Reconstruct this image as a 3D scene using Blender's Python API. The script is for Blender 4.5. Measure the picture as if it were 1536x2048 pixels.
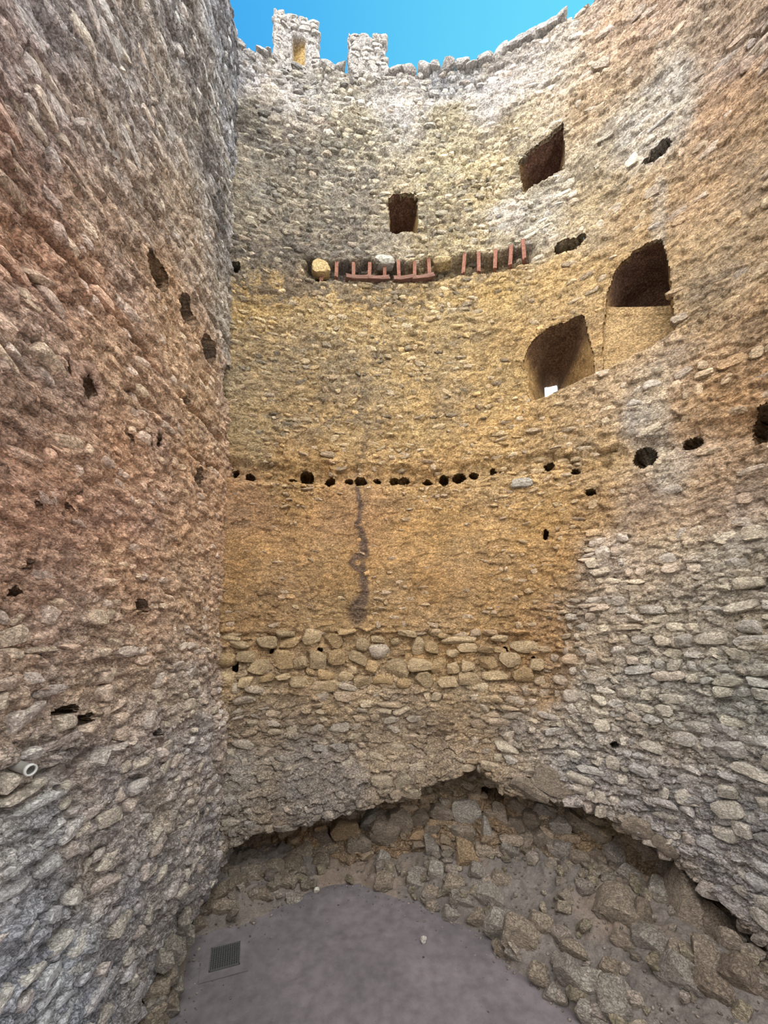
import bpy, math, random
import numpy as np
from mathutils import Matrix, Vector

for o in list(bpy.data.objects):
    bpy.data.objects.remove(o, do_unlink=True)
scene = bpy.context.scene
COL = scene.collection

# ------------------------------------------------------------------ camera
EYE = 4.7                      # eye height above the tower floor (viewing platform)
F = 768.0                      # focal length in px of a 1536x2048 frame
CX, CY = 752.0, 1240.0         # where the level line of sight meets the frame
cam_d = bpy.data.cameras.new('camera')
cam_d.sensor_fit = 'AUTO'
cam_d.sensor_width = 36.0
cam_d.lens = F / 2048.0 * 36.0
cam_d.shift_x = (768.0 - CX) / 2048.0
cam_d.shift_y = (CY - 1024.0) / 2048.0
cam_d.clip_start = 0.05
cam = bpy.data.objects.new('camera', cam_d)
cam.location = (0, 0, EYE)
cam.rotation_euler = (math.radians(90), 0, 0)
COL.objects.link(cam)
scene.camera = cam

# ------------------------------------------------------------------ sky, sun, exposure
def lin(c):
    c = np.asarray(c, float) / 255.0
    return np.where(c <= 0.04045, c / 12.92, ((c + 0.055) / 1.055) ** 2.4)

def rgba(r, g, b):
    l = lin((r, g, b)); return (float(l[0]), float(l[1]), float(l[2]), 1.0)

SKY_STRENGTH = 0.455
world = bpy.data.worlds.new('sky'); scene.world = world
world.use_nodes = True
nt = world.node_tree; nt.nodes.clear()
w_out = nt.nodes.new('ShaderNodeOutputWorld'); w_bg = nt.nodes.new('ShaderNodeBackground')
w_tc = nt.nodes.new('ShaderNodeTexCoord'); w_sep = nt.nodes.new('ShaderNodeSeparateXYZ')
w_az = nt.nodes.new('ShaderNodeMapRange'); w_az.interpolation_type = 'SMOOTHSTEP'
w_az.inputs['From Min'].default_value = -0.35; w_az.inputs['From Max'].default_value = 0.35
w_blue = nt.nodes.new('ShaderNodeMix'); w_blue.data_type = 'RGBA'
w_blue.inputs[6].default_value = rgba(62, 166, 240); w_blue.inputs[7].default_value = rgba(110, 222, 253)
w_el = nt.nodes.new('ShaderNodeMapRange'); w_el.interpolation_type = 'SMOOTHSTEP'
w_el.inputs['From Min'].default_value = 0.30; w_el.inputs['From Max'].default_value = 0.80
w_mix = nt.nodes.new('ShaderNodeMix'); w_mix.data_type = 'RGBA'
w_mix.inputs[6].default_value = (2.7, 2.72, 2.78, 1)
L = nt.links.new
L(w_tc.outputs['Generated'], w_sep.inputs[0])
L(w_sep.outputs['X'], w_az.inputs['Value']); L(w_az.outputs[0], w_blue.inputs[0])
L(w_sep.outputs['Z'], w_el.inputs['Value']); L(w_el.outputs[0], w_mix.inputs[0])
L(w_blue.outputs[2], w_mix.inputs[7]); L(w_mix.outputs[2], w_bg.inputs['Color'])
w_bg.inputs['Strength'].default_value = SKY_STRENGTH
L(w_bg.outputs[0], w_out.inputs['Surface'])

sun_d = bpy.data.lights.new('sun', 'SUN')
sun_d.energy = 5.4
sun_d.angle = math.radians(88)
sun_d.color = (1.0, 0.955, 0.895)
sun = bpy.data.objects.new('sun', sun_d)
sun.rotation_euler = Vector((0.06, 0.76, -1.0)).to_track_quat('-Z', 'Y').to_euler()
sun.location = (-6, -8, 20)
COL.objects.link(sun)

scene.view_settings.view_transform = 'Standard'
scene.view_settings.look = 'None'
scene.view_settings.gamma = 1.0
scene.view_settings.use_curve_mapping = False
scene.view_settings.exposure = 1.15

# ------------------------------------------------------------------ numeric noise
def hsh(ix, iy, seed):
    h = (ix.astype(np.int64) * 374761393 + iy.astype(np.int64) * 668265263 + seed * 2147483647 + seed * 974711) & 0xFFFFFFFF
    h = ((h ^ (h >> 13)) * 1274126177) & 0xFFFFFFFF
    h = ((h ^ (h >> 16)) * 2246822519) & 0xFFFFFFFF
    return ((h ^ (h >> 15)) & 0xFFFFFF) / float(0x1000000)

def vnoise(x, y, seed):
    ix = np.floor(x); iy = np.floor(y)
    fx = x - ix; fy = y - iy
    fx = fx * fx * fx * (fx * (fx * 6 - 15) + 10); fy = fy * fy * fy * (fy * (fy * 6 - 15) + 10)
    ix = ix.astype(np.int64); iy = iy.astype(np.int64)
    a = hsh(ix, iy, seed); b = hsh(ix + 1, iy, seed); c = hsh(ix, iy + 1, seed); d = hsh(ix + 1, iy + 1, seed)
    return (a + (b - a) * fx) * (1 - fy) + (c + (d - c) * fx) * fy

def fbm(x, y, seed, octs=4, gain=0.5):
    s = 0.0; a = 1.0; tot = 0.0
    for o in range(octs):
        s = s + a * (vnoise(x * 2 ** o + 17.3 * o, y * 2 ** o + 5.1 * o, seed + o * 7) - 0.5)
        tot += a; a *= gain
    return s / tot * 2.0       # about -1..1

def facets(x, y, seed):
    """jittered cells: each a tilted flake. returns offset, crack closeness, id hash"""
    ix = np.floor(x).astype(np.int64); iy = np.floor(y).astype(np.int64)
    f1 = np.full(x.shape, 9.0); f2 = np.full(x.shape, 9.0)
    bx = np.zeros(x.shape); by = np.zeros(x.shape); bi = np.zeros(x.shape, np.int64); bj = np.zeros(x.shape, np.int64)
    for dj in (-1, 0, 1):
        for di in (-1, 0, 1):
            cx = ix + di; cy = iy + dj
            px = cx + 0.1 + 0.8 * hsh(cx, cy, seed); py = cy + 0.1 + 0.8 * hsh(cx, cy, seed + 1)
            dx = x - px; dy = y - py
            d = np.hypot(dx, dy)
            m = d < f1
            f2 = np.where(m, f1, np.minimum(f2, d)); f1 = np.where(m, d, f1)
            bx = np.where(m, dx, bx); by = np.where(m, dy, by)
            bi = np.where(m, cx, bi); bj = np.where(m, cy, bj)
    r0 = hsh(bi, bj, seed + 2); r1 = hsh(bi, bj, seed + 3) - 0.5; r2 = hsh(bi, bj, seed + 4)
    # lower edge of a flake stands proud a little more often than its top
    h = (r0 - 0.5) + bx * r1 * 0.9 - by * (r2 - 0.25) * 0.9
    crack = np.clip(1 - (f2 - f1) / 0.16, 0, 1)
    return h, crack, hsh(bi, bj, seed + 5)

def sstep(a, b, x):
    t = np.clip((x - a) / (b - a), 0, 1)
    return t * t * (3 - 2 * t)

# ------------------------------------------------------------------ plan of the tower
def catmull(pts, n=40):
    P = [np.array(p, float) for p in pts]
    P = [2 * P[0] - P[1]] + P + [2 * P[-1] - P[-2]]
    out = []
    for i in range(1, len(P) - 2):
        p0, p1, p2, p3 = P[i - 1], P[i], P[i + 1], P[i + 2]
        for k in range(n):
            s = k / n
            out.append(0.5 * ((2 * p1) + (-p0 + p2) * s + (2 * p0 - 5 * p1 + 4 * p2 - p3) * s * s + (-p0 + 3 * p1 - 3 * p2 + p3) * s ** 3))
    out.append(P[-2])
    return np.array(out)

class Plan:
    """horizontal run of a wall, t = metres along it; n points into the tower"""
    def __init__(self, pts, flip=1):
        self.p = np.array(pts, float)
        seg = np.hypot(*np.diff(self.p, axis=0).T)
        self.t = np.concatenate([[0], np.cumsum(seg)])
        self.len = self.t[-1]
        tg = np.gradient(self.p, self.t, axis=0)
        tg /= np.hypot(tg[:, 0], tg[:, 1])[:, None]
        self.n = np.stack([tg[:, 1], -tg[:, 0]], 1) * flip
        self.tg = tg
        self.u = self.p[:, 0] / self.p[:, 1]
    def at(self, t):
        return np.interp(t, self.t, self.p[:, 0]), np.interp(t, self.t, self.p[:, 1])
    def nrm(self, t):
        return np.interp(t, self.t, self.n[:, 0]), np.interp(t, self.t, self.n[:, 1])
    def W(self, px, py, off=0.0):
        """photo pixel -> (t, z) on the wall face standing `off` proud of the plan line"""
        px = np.asarray(px, float); py = np.asarray(py, float)
        q = self.p + self.n * off
        ok = q[:, 1] > 0.3
        uu = q[ok, 0] / q[ok, 1]; tt = self.t[ok]; yy = q[ok, 1]
        if uu[0] > uu[-1]: uu, tt, yy = uu[::-1], tt[::-1], yy[::-1]
        u = (px - CX) / F
        t = np.interp(u, uu, tt); y = np.interp(u, uu, yy)
        return t, EYE + (CY - py) / F * y
    def pix(self, t, z, off=0.0):
        x, y = self.at(t); nx, ny = self.nrm(t)
        x = x + nx * off; y = y + ny * off
        return CX + F * x / np.maximum(y, 0.2), CY - F * (z - EYE) / np.maximum(y, 0.2), y

curve = Plan(catmull([(-3.1, 6.48), (-2.7, 6.66), (-1.2, 7.0), (0.4, 7.1), (2.0, 6.9), (3.2, 6.45), (4.1, 5.8), (4.72, 5.0), (5.05, 4.1), (5.2, 3.2), (5.25, 2.4)]))
left = Plan([(-2.68, y) for y in np.linspace(6.95, 1.3, 120)], flip=-1)
left.n[:, 0] = 1.0; left.n[:, 1] = 0.0
T_SPLIT = float(curve.W(1165, 900)[0])
Z_TOP = 15.0

# ------------------------------------------------------------------ zones: (px, py, stone-and-mortar colour, relief, stone size, stone share, proud)
CURVE_CP = [
 (480,130,(196,190,186),.9,.20,.75,.5),(620,150,(196,188,176),.9,.22,.8,.5),(760,150,(198,190,176),.9,.22,.8,.5),(900,150,(190,186,180),.9,.22,.8,.5),
 (560,190,(214,202,188),.7,.2,.6,.5),(800,200,(214,204,190),.7,.2,.6,.5),(980,190,(222,212,202),.7,.2,.45,.5),(1080,130,(220,208,194),.7,.2,.45,.5),
 (520,260,(186,176,158),.8,.2,.8,.4),(700,260,(196,184,156),.8,.2,.8,.4),(900,250,(204,190,158),.8,.2,.8,.4),(1020,260,(208,190,154),.7,.2,.6,.35),
 (520,380,(176,164,144),.8,.19,.75,.4),(680,380,(182,170,148),.8,.19,.75,.4),(900,360,(208,190,150),.8,.19,.7,.4),(980,380,(206,186,146),.8,.19,.7,.4),
 (540,480,(174,160,138),.8,.2,.7,.4),(700,490,(172,160,140),.8,.19,.7,.4),(900,480,(196,178,142),.8,.19,.7,.4),(1010,430,(216,202,176),.7,.22,.5,.4),
 (530,610,(204,172,120),.7,.2,.55,.3),(700,620,(204,174,124),.7,.2,.55,.3),(850,620,(206,176,124),.7,.2,.5,.3),(1000,600,(204,172,118),.7,.2,.4,.3),
 (520,740,(182,158,122),.7,.2,.5,.3),(700,740,(190,164,122),.7,.19,.5,.3),(850,720,(198,168,120),.7,.2,.5,.3),(1000,760,(202,168,114),.7,.2,.4,.3),
 (520,860,(182,156,116),.7,.2,.45,.3),(700,860,(196,164,116),.7,.19,.45,.3),(850,860,(198,166,116),.7,.19,.4,.3),(1000,880,(202,166,114),.8,.2,.4,.3),
 (600,940,(196,158,108),1.0,.2,.5,.6),(850,940,(196,158,108),1.0,.2,.5,.6),(1080,930,(198,164,116),1.0,.22,.5,.6),
 (480,1010,(186,146,108),.55,.15,.05,.2),(700,1030,(190,148,104),.32,.15,.04,.2),(900,1060,(194,154,102),.32,.15,.04,.2),(1080,1050,(198,158,104),.6,.18,.1,.2),
 (500,1130,(190,150,104),.32,.15,.03,.2),(700,1130,(190,150,102),.32,.15,.03,.2),(900,1150,(190,150,102),.32,.15,.06,.2),(1070,1160,(190,152,104),.7,.18,.2,.3),
 (500,1230,(184,148,106),.6,.16,.15,.3),(700,1230,(182,148,104),.6,.16,.15,.3),(950,1220,(186,150,104),.6,.18,.25,.3),
 (480,1290,(184,148,106),.9,.30,.85,.7),(700,1290,(184,152,112),.9,.28,.9,.8),(900,1300,(180,146,104),.9,.28,.9,.8),(1050,1290,(176,140,98),1.0,.28,.7,.8),
 (480,1370,(178,152,120),.9,.36,.95,.8),(700,1380,(174,150,120),.9,.36,.95,.8),(950,1380,(172,148,116),.9,.36,.95,.8),
 (480,1460,(158,138,116),.9,.34,.8,.7),(750,1460,(160,140,116),.9,.34,.85,.7),(950,1470,(158,136,110),.9,.3,.8,.5),
 (470,1530,(150,138,124),.8,.25,.25,.5),(650,1540,(146,134,122),1.0,.3,.4,.6),(850,1530,(144,128,110),1.0,.3,.6,.6),
 (470,1620,(142,130,118),1.2,.34,.5,.8),(650,1600,(140,128,116),1.2,.3,.6,.8),(820,1580,(140,124,104),1.2,.3,.7,.8),
 (420,1760,(140,118,96),1.2,.25,.7,.7),(600,1690,(138,112,84),1.2,.3,.8,.8),(800,1650,(138,112,84),1.2,.32,.9,.8),(500,1800,(132,116,100),1.2,.3,.6,.7),
 (960,1540,(150,130,106),1.3,.3,.8,.8),(1000,1620,(138,116,92),1.3,.34,1.,.9),(1090,1640,(138,120,100),1.3,.34,1.,.9),
 (1110,60,(214,200,184),.8,.22,.5,.4),(1180,60,(214,184,156),.7,.22,.35,.35),(1300,40,(208,176,146),.7,.24,.3,.3),(1450,60,(196,170,144),.7,.24,.3,.3),(1530,60,(186,164,146),.8,.25,.35,.4),
 (1100,200,(216,196,170),.7,.22,.45,.4),(1200,180,(210,182,148),.7,.22,.3,.3),(1330,200,(208,196,178),.7,.22,.35,.4),(1450,200,(202,168,136),.6,.24,.12,.25),
 (1060,220,(212,196,166),.7,.2,.5,.4),(1190,320,(206,186,154),.8,.24,.5,.5),(1290,270,(212,202,186),.8,.24,.5,.5),(1420,350,(202,170,134),.6,.24,.12,.25),(1520,350,(198,168,132),.6,.24,.12,.25),
 (1090,420,(214,202,180),.8,.24,.6,.5),(1180,430,(206,184,148),.7,.22,.4,.4),(1280,420,(204,174,134),.6,.22,.2,.3),(1420,500,(200,170,130),.6,.24,.15,.25),(1520,520,(198,168,130),.6,.26,.2,.3),
 (1100,560,(206,172,120),.6,.22,.3,.3),(1190,560,(206,172,122),.6,.22,.25,.3),(1400,620,(196,168,130),.7,.28,.3,.4),(1520,650,(196,162,122),.7,.28,.3,.4),
 (1030,680,(204,168,114),.6,.2,.3,.3),(1200,700,(206,168,116),.5,.2,.1,.2),(1200,800,(204,174,136),.7,.22,.25,.3),(1330,740,(204,178,148),.7,.24,.25,.4),(1450,760,(198,160,118),.9,.3,.4,.6),
 (1100,860,(202,166,116),.8,.24,.45,.5),(1300,820,(206,190,170),.7,.22,.15,.3),(1400,830,(200,164,124),.8,.26,.3,.4),(1500,780,(196,158,118),.9,.3,.4,.6),
 (1200,920,(204,172,128),.8,.24,.3,.5),(1330,930,(204,184,160),.7,.22,.15,.3),(1450,930,(196,164,130),.7,.26,.2,.35),
 (1180,1040,(196,158,110),.7,.22,.2,.3),(1300,1020,(192,164,134),.7,.22,.15,.3),(1450,1020,(190,164,138),.7,.28,.3,.4),
 (1110,1120,(190,152,104),.8,.22,.3,.4),(1220,1110,(184,164,142),1.,.26,.6,.7),(1350,1100,(182,164,142),1.,.28,.7,.7),(1480,1110,(178,164,144),1.,.3,.7,.7),
 (1110,1260,(176,140,100),1.0,.22,.5,.6),(1200,1250,(174,156,134),1.1,.26,.85,.9),(1350,1250,(168,154,134),1.1,.28,.9,.9),(1480,1230,(166,154,136),1.1,.34,.85,.8),
 (1110,1370,(172,142,108),1.,.24,.5,.6),(1200,1380,(168,156,140),1.1,.26,.85,.9),(1350,1390,(160,150,134),1.1,.3,.9,.9),(1490,1390,(158,152,138),1.1,.32,.9,.9),
 (1050,1470,(160,146,130),1.1,.28,.6,.8),(1150,1480,(168,158,146),1.1,.26,.6,.8),(1320,1510,(162,152,142),1.2,.3,.8,.9),(1490,1540,(160,152,142),1.2,.34,.85,.9),
 (1200,1570,(160,148,138),1.3,.34,.7,.9),(1380,1640,(160,150,142),1.3,.36,.75,.9),(1500,1740,(162,154,148),1.3,.38,.7,.9),
 (1200,1680,(134,112,86),1.3,.36,.9,.9),(1330,1780,(130,108,84),1.3,.4,.9,.9),(1450,1880,(126,106,84),1.3,.4,.9,.9),(1536,2000,(126,110,92),1.3,.42,.9,.9),
]
LEFT_CP = [
 (60,40,(150,136,128),1.,.26,.35,.3),(200,80,(156,142,132),1.,.24,.35,.3),(330,60,(160,148,138),1.,.22,.35,.3),(420,80,(164,160,160),.9,.2,.35,.3),
 (60,220,(150,128,116),1.,.26,.35,.3),(200,260,(156,138,124),1.,.24,.3,.3),(340,260,(160,146,132),1.,.22,.3,.3),(440,240,(160,154,150),.9,.2,.35,.3),
 (40,400,(148,116,98),1.1,.26,.4,.4),(180,430,(154,128,108),1.,.24,.3,.3),(330,430,(158,138,120),.9,.22,.25,.3),(440,430,(156,146,136),.9,.2,.3,.3),
 (60,540,(156,120,98),1.1,.26,.45,.6),(180,600,(166,130,106),1.,.24,.35,.5),(330,640,(168,136,108),.8,.2,.2,.3),(440,620,(160,146,130),.8,.2,.2,.3),
 (60,720,(164,136,116),1.,.28,.45,.5),(220,740,(170,136,108),.9,.2,.35,.4),(380,800,(168,136,106),.8,.18,.2,.3),
 (80,840,(158,124,100),.9,.24,.3,.4),(220,900,(166,128,102),.8,.2,.2,.3),(390,950,(168,132,102),.8,.18,.2,.3),
 (60,1000,(156,118,96),.8,.22,.15,.3),(200,1040,(164,124,100),.8,.2,.15,.3),(390,1080,(168,132,102),.8,.18,.15,.3),
 (60,1140,(158,124,102),.9,.22,.25,.4),(220,1150,(168,132,106),.9,.2,.25,.4),(390,1180,(166,134,106),.8,.18,.2,.3),
 (60,1260,(152,126,108),1.1,.26,.45,.6),(220,1280,(160,132,110),1.1,.24,.5,.7),(390,1290,(156,130,108),1.,.2,.45,.6),
 (60,1390,(150,128,112),1.2,.3,.55,.8),(220,1390,(152,130,112),1.2,.26,.6,.8),(380,1380,(148,130,114),1.1,.22,.6,.8),
 (60,1540,(148,132,120),1.3,.36,.6,.9),(180,1540,(144,128,116),1.2,.26,.55,.8),(360,1520,(138,124,114),1.1,.22,.55,.7),
 (50,1680,(146,138,132),1.2,.36,.65,.8),(180,1700,(138,124,114),1.1,.28,.5,.7),(320,1680,(132,120,110),1.,.22,.5,.7),
 (80,1850,(140,134,132),1.2,.32,.7,.8),(220,1850,(130,120,114),1.1,.28,.55,.7),(330,1830,(122,112,106),1.,.22,.5,.6),
 (60,2000,(138,134,134),1.2,.32,.7,.8),(200,2000,(126,118,114),1.1,.3,.6,.7),(300,1990,(120,112,108),1.,.26,.6,.7),
]

def zone_fn(plan, cps, gain, smears=()):
    cp = np.array([[c[0], c[1]] + list(lin(c[2]) * gain) + list(c[3:]) for c in cps], float)
    t, z = plan.W(cp[:, 0], cp[:, 1])
    vals = cp[:, 2:]
    if plan is curve: vals[:, :3] *= np.where((z < 6.0) & (cp[:, 0] > 1130) | (z < 4.5), 1.22, 1.0)[:, None]  # lower walls lightened in colour to make up for weak light there
    def f(T, Z):
        shp = np.shape(T); T = np.ravel(T); Z = np.ravel(Z)
        wx = fbm(T * 1.3, Z * 1.3, 501, 3) * 0.22; wz = fbm(T * 1.3 + 40, Z * 1.3, 502, 3) * 0.22
        num = np.zeros((T.size, vals.shape[1])); den = np.zeros(T.size)
        for i in range(len(t)):
            d2 = (T + wx - t[i]) ** 2 + (Z + wz - z[i]) ** 2 + 0.04
            w = 1.0 / (d2 * d2)
            num += w[:, None] * vals[i]; den += w
        out = num / den[:, None]
        for (pt, pz, rt, rz, sh, col, k) in smears:
            dz = Z - pz - sh * (T - pt)
            m = k * sstep(1.25, .55, np.hypot((T - pt) / rt, dz / rz) + .55 * fbm(T * 3.5, Z * 3.5, 503, 4, .6))
            out[:, :3] = out[:, :3] * (1 - m[:, None]) + col * m[:, None]
        return out.reshape(shp + (vals.shape[1],))
    return f

def smear(px, py, rt, rz, sh, col, k):
    t, z = curve.W(px, py); return (float(t), float(z), rt, rz, sh, lin(col), k)
PALE = (226, 216, 203)
SMEARS = [smear(1335,200,.30,.75,.0,PALE,.8), smear(1290,280,.30,.45,.0,PALE,.7), smear(1020,425,.35,.28,.0,PALE,.8), smear(1110,400,.40,.25,.1,PALE,.6),
          smear(1300,830,.22,.75,.0,(220,202,176),.6), smear(1320,930,.16,.5,.0,(214,198,174),.5), smear(1318,440,.12,.7,.0,(214,202,186),.55),
          smear(560,195,.8,.10,.0,PALE,.6), smear(820,205,1.4,.12,.0,PALE,.7), smear(1000,195,.6,.35,.0,PALE,.75), smear(1110,110,.5,.55,.0,PALE,.6),
          smear(1300,1560,.5,.35,.0,(176,168,162),.5), smear(1420,1640,.5,.4,.0,(178,170,165),.5), smear(1130,1430,.3,.3,.0,(178,168,156),.6),
          smear(1420,560,.35,.45,.0,(168,150,128),.5), smear(1290,990,.2,.35,.0,(166,140,118),.5)]
curve_zone = zone_fn(curve, CURVE_CP, np.array([1.0, 1.02, 1.06]), SMEARS)
left_zone = zone_fn(left, LEFT_CP, np.array([2.08, 2.22, 2.40]))

# ------------------------------------------------------------------ large shape of the walls
def line_on(plan, pts, off=0.0):
    a = np.array(pts, float)
    t, z = plan.W(a[:, 0], a[:, 1], off)
    o = np.argsort(t)
    return t[o], z[o]

lip_t, lip_z = line_on(curve, [(340,1735),(400,1708),(480,1682),(560,1655),(640,1640),(700,1628),(780,1600),(880,1570),(950,1548),(985,1562),(1020,1590),(1060,1602),(1130,1604),(1180,1625),(1240,1660),(1330,1712),(1400,1768),(1536,1900),(1700,2040)], 0.42)
tile_t, tile_z = line_on(curve, [(600,538),(640,546),(700,548),(770,550),(830,548),(900,540),(960,532),(1050,508),(1072,503)])
ring_t, ring_z = line_on(curve, [(440,944),(500,950),(620,958),(800,962),(920,956),(985,942),(1095,932),(1150,940),(1280,912),(1400,880),(1536,850)])
sill_t, sill_z = line_on(curve, [(1030,812),(1065,802),(1150,768),(1220,738),(1300,698),(1350,664),(1430,622),(1536,560)])
edge_p = np.array([(1215,1040),(1190,1075),(1140,1130),(1132,1250),(1125,1350),(1100,1400),(1010,1455),(955,1510),(940,1620),(930,1750)], float)
edge_t, edge_z = curve.W(edge_p[:, 0], edge_p[:, 1], 0.15)
eo = np.argsort(edge_z); edge_t, edge_z = edge_t[eo], edge_z[eo]
left_groove_t, left_groove_z = line_on(left, [(280,-40),(330,100),(365,250),(410,410),(462,540)])

CURVE_HOLES = [(470,945,8,8),(500,952,10,9),(585,960,8,6),(614,955,15,13),(660,964,12,11),(698,962,9,7),(722,963,12,9),(755,960,8,6),(790,960,10,9),(808,958,12,11),(855,962,10,8),(887,959,10,14),(919,955,13,13),(948,948,10,8),(986,940,7,9),(1098,930,11,8),(1150,940,9,8),
 (1288,915,22,24),(1384,884,20,12),(1524,846,30,40),(1182,986,11,7),(546,1304,8,6),(470,1334,7,13),(845,1290,6,11),(1066,1322,6,8),(1318,302,22,15),(1300,318,16,8),(1136,490,28,13),(1160,478,12,10),(470,535,12,10),
 (985,1600,24,16),(1235,1480,8,8),(1092,1070,6,12),(730,1285,7,5),(1010,1300,7,6),(640,1300,6,5)]
LEFT_HOLES = [(300,548,20,34),(357,622,14,32),(402,700,16,26),(441,762,8,28),(165,770,23,32),(309,882,9,18),(258,890,5,20),(390,952,6,20),(365,800,5,14),(287,1210,14,14),(35,1182,14,10),(60,1010,8,8),(130,1015,7,6),(56,1128,8,6),(140,1420,30,10),(175,1440,16,12),(300,1465,9,9)]

def hole_list(plan, holes):
    out = []
    for (px, py, rx, ry) in holes:
        t0, z0 = plan.W(px, py); ta, _ = plan.W(px - rx, py); tb, _ = plan.W(px + rx, py); _, za = plan.W(px, py - ry)
        out.append((float(t0), float(z0), max(abs(float(tb - ta)) / 2, .045), max(float(za - z0), .045)))
    return out
curve_holes = hole_list(curve, CURVE_HOLES); left_holes = hole_list(left, LEFT_HOLES)
def hole_loop(h, i, n=26):
    a = np.arange(n) / n * 2 * math.pi
    k = 1 + 0.30 * fbm(np.cos(a) * 1.3 + 9.1 * i, np.sin(a) * 1.3 + i, 740, 3)
    return np.stack([h[0] + np.cos(a) * h[2] * k, h[1] + np.sin(a) * h[3] * k], 1)

def curve_macro(T, Z):
    d = np.zeros_like(T)
    n1 = fbm(T * 0.7, Z * 0.7, 11, 3); n2 = fbm(T * 2.2, Z * 2.2, 12, 3)
    d += 0.06 * n1
    # protruding rubble core of the right-hand wall, below the eye
    et = np.interp(Z, edge_z, edge_t) + 0.10 * n2
    sR = sstep(0.0, 0.30, T - et)
    zt = 6.25 + 0.25 * n1
    d += sR * (0.10 * sstep(zt, zt - 0.5, Z) + 0.22 * sstep(zt - 0.3, 2.0, Z))
    # dusty sloping footing and its broken lip
    zl = np.interp(T, lip_t, lip_z) + 0.10 * n2 + 0.05 * fbm(T * 6, Z * 0 + 3.3, 13, 3)
    onleft = 1 - sstep(curve.W(820, 1500)[0], curve.W(1000, 1500)[0], T)
    P = 0.40 * onleft + 0.10
    zs = 2.55 + 0.15 * n1
    above = sstep(zs, zl + 0.05, Z)
    under = sstep(zl, zl - 0.16, Z)
    d += P * above * (1 - under)
    d += under * (-0.42 + 0.14 * n2 - 0.12 * sR)
    d += under * 0.42 * sstep(zl - 0.40, zl - 1.2, Z)
    # recess with upright terracotta pieces
    zc = np.interp(T, tile_t, tile_z) + 0.03 * n2
    span = sstep(tile_t[0], tile_t[0] + 0.15, T) * sstep(tile_t[-1] + .05, tile_t[-1] - 0.2, T)
    d -= (0.24 + 0.12 * fbm(T * 7, Z * 9, 17, 3)) * span * sstep(0.20, 0.13, np.abs(Z - zc - 0.03 + 0.05 * fbm(T * 5, Z * 0, 14, 2)))
    # beam-hole ring: a crumbled band
    zr = np.interp(T, ring_t, ring_z)
    d -= (0.09 + 0.10 * fbm(T * 5, Z * 6, 18, 3)) * sstep(0.24, 0.10, np.abs(Z - zr - 0.06 + 0.05 * fbm(T * 3, Z * 0, 15, 3)))
    d += 0.05 * sstep(zr + .02, zr - 0.12, Z) * sstep(zr - 1.2, zr - 0.3, Z)
    # sill shelf under the arched openings
    zz = np.interp(T, sill_t, sill_z)
    sp = sstep(sill_t[0] - .05, sill_t[0] + 0.25, T)
    d += 0.10 * sp * sstep(zz + 0.02, zz - 0.05, Z) * sstep(zz - 1.3, zz - 0.2, Z)
    # top of the wall set back under the parapet
    d -= 0.06 * sstep(14.15, 14.35, Z)
    # ragged voids between the boulders
    d -= (0.07 + .05 * fbm(T * 4, Z * 5, 16, 3)) * sstep(3.40, 3.75, Z) * sstep(4.50, 4.42, Z + .03 * n2) * sstep(float(curve.W(1100, 1300)[0]), float(curve.W(1070, 1300)[0]), T)
    return d

def left_macro(T, Z):
    d = 0.028 * (Z - EYE)
    n1 = fbm(T * 0.7, Z * 0.7, 21, 3); n2 = fbm(T * 2.0, Z * 2.4, 22, 3)
    d += 0.07 * n1
    d += 0.26 * sstep(4.6, 1.0, Z) + (0.09 * n2) * sstep(5.0, 3.6, Z)
    d -= 0.30 * sstep(0.55, 0.25, Z + 0.15 * n2) * sstep(3.6, 2.2, T)
    zc = np.interp(T, left_groove_t, left_groove_z) + 0.05 * n2
    d -= 0.28 * sstep(0.13, 0.05, np.abs(Z - zc)) * sstep(-0.5, 0.1, fbm(T * 1.8, Z * 0.3, 23, 2))
    # broken course lines
    for k, (zz, sd, dp) in enumerate(((7.75, 31, .18), (9.4, 32, .14), (12.6, 33, .22), (3.35, 34, .2), (2.2, 35, .16), (7.15, 36, .07))):
        zc = zz + 0.16 * fbm(T * 0.8, Z * 0 + k, sd, 3)
        d -= dp * sstep(0.07, 0.02, np.abs(Z - zc)) * sstep(0.0, 0.25, fbm(T * 1.1, Z * 0 + 7 * k, sd + 40, 2))
    return d

def relief(T, Z, amp, sd):
    """flaking mortar and small rubble; amp ~1"""
    w = 0.05 * fbm(T * 4, Z * 4, sd, 2)
    a1, c1, i1 = facets((T + w) * 4.6, (Z + w) * 9.0, sd + 1)
    a2, c2, i2 = facets((T - w) * 10.0, (Z + w) * 21.0, sd + 9)
    f = fbm(T * 7, Z * 9, sd + 20, 4, 0.62)
    d = amp * (0.052 * a1 + 0.034 * a2 + 0.048 * f - 0.030 * c1 * sstep(-.3, .5, f) - 0.008 * c2)
    return d, c1, i1, c2, i2

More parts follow.
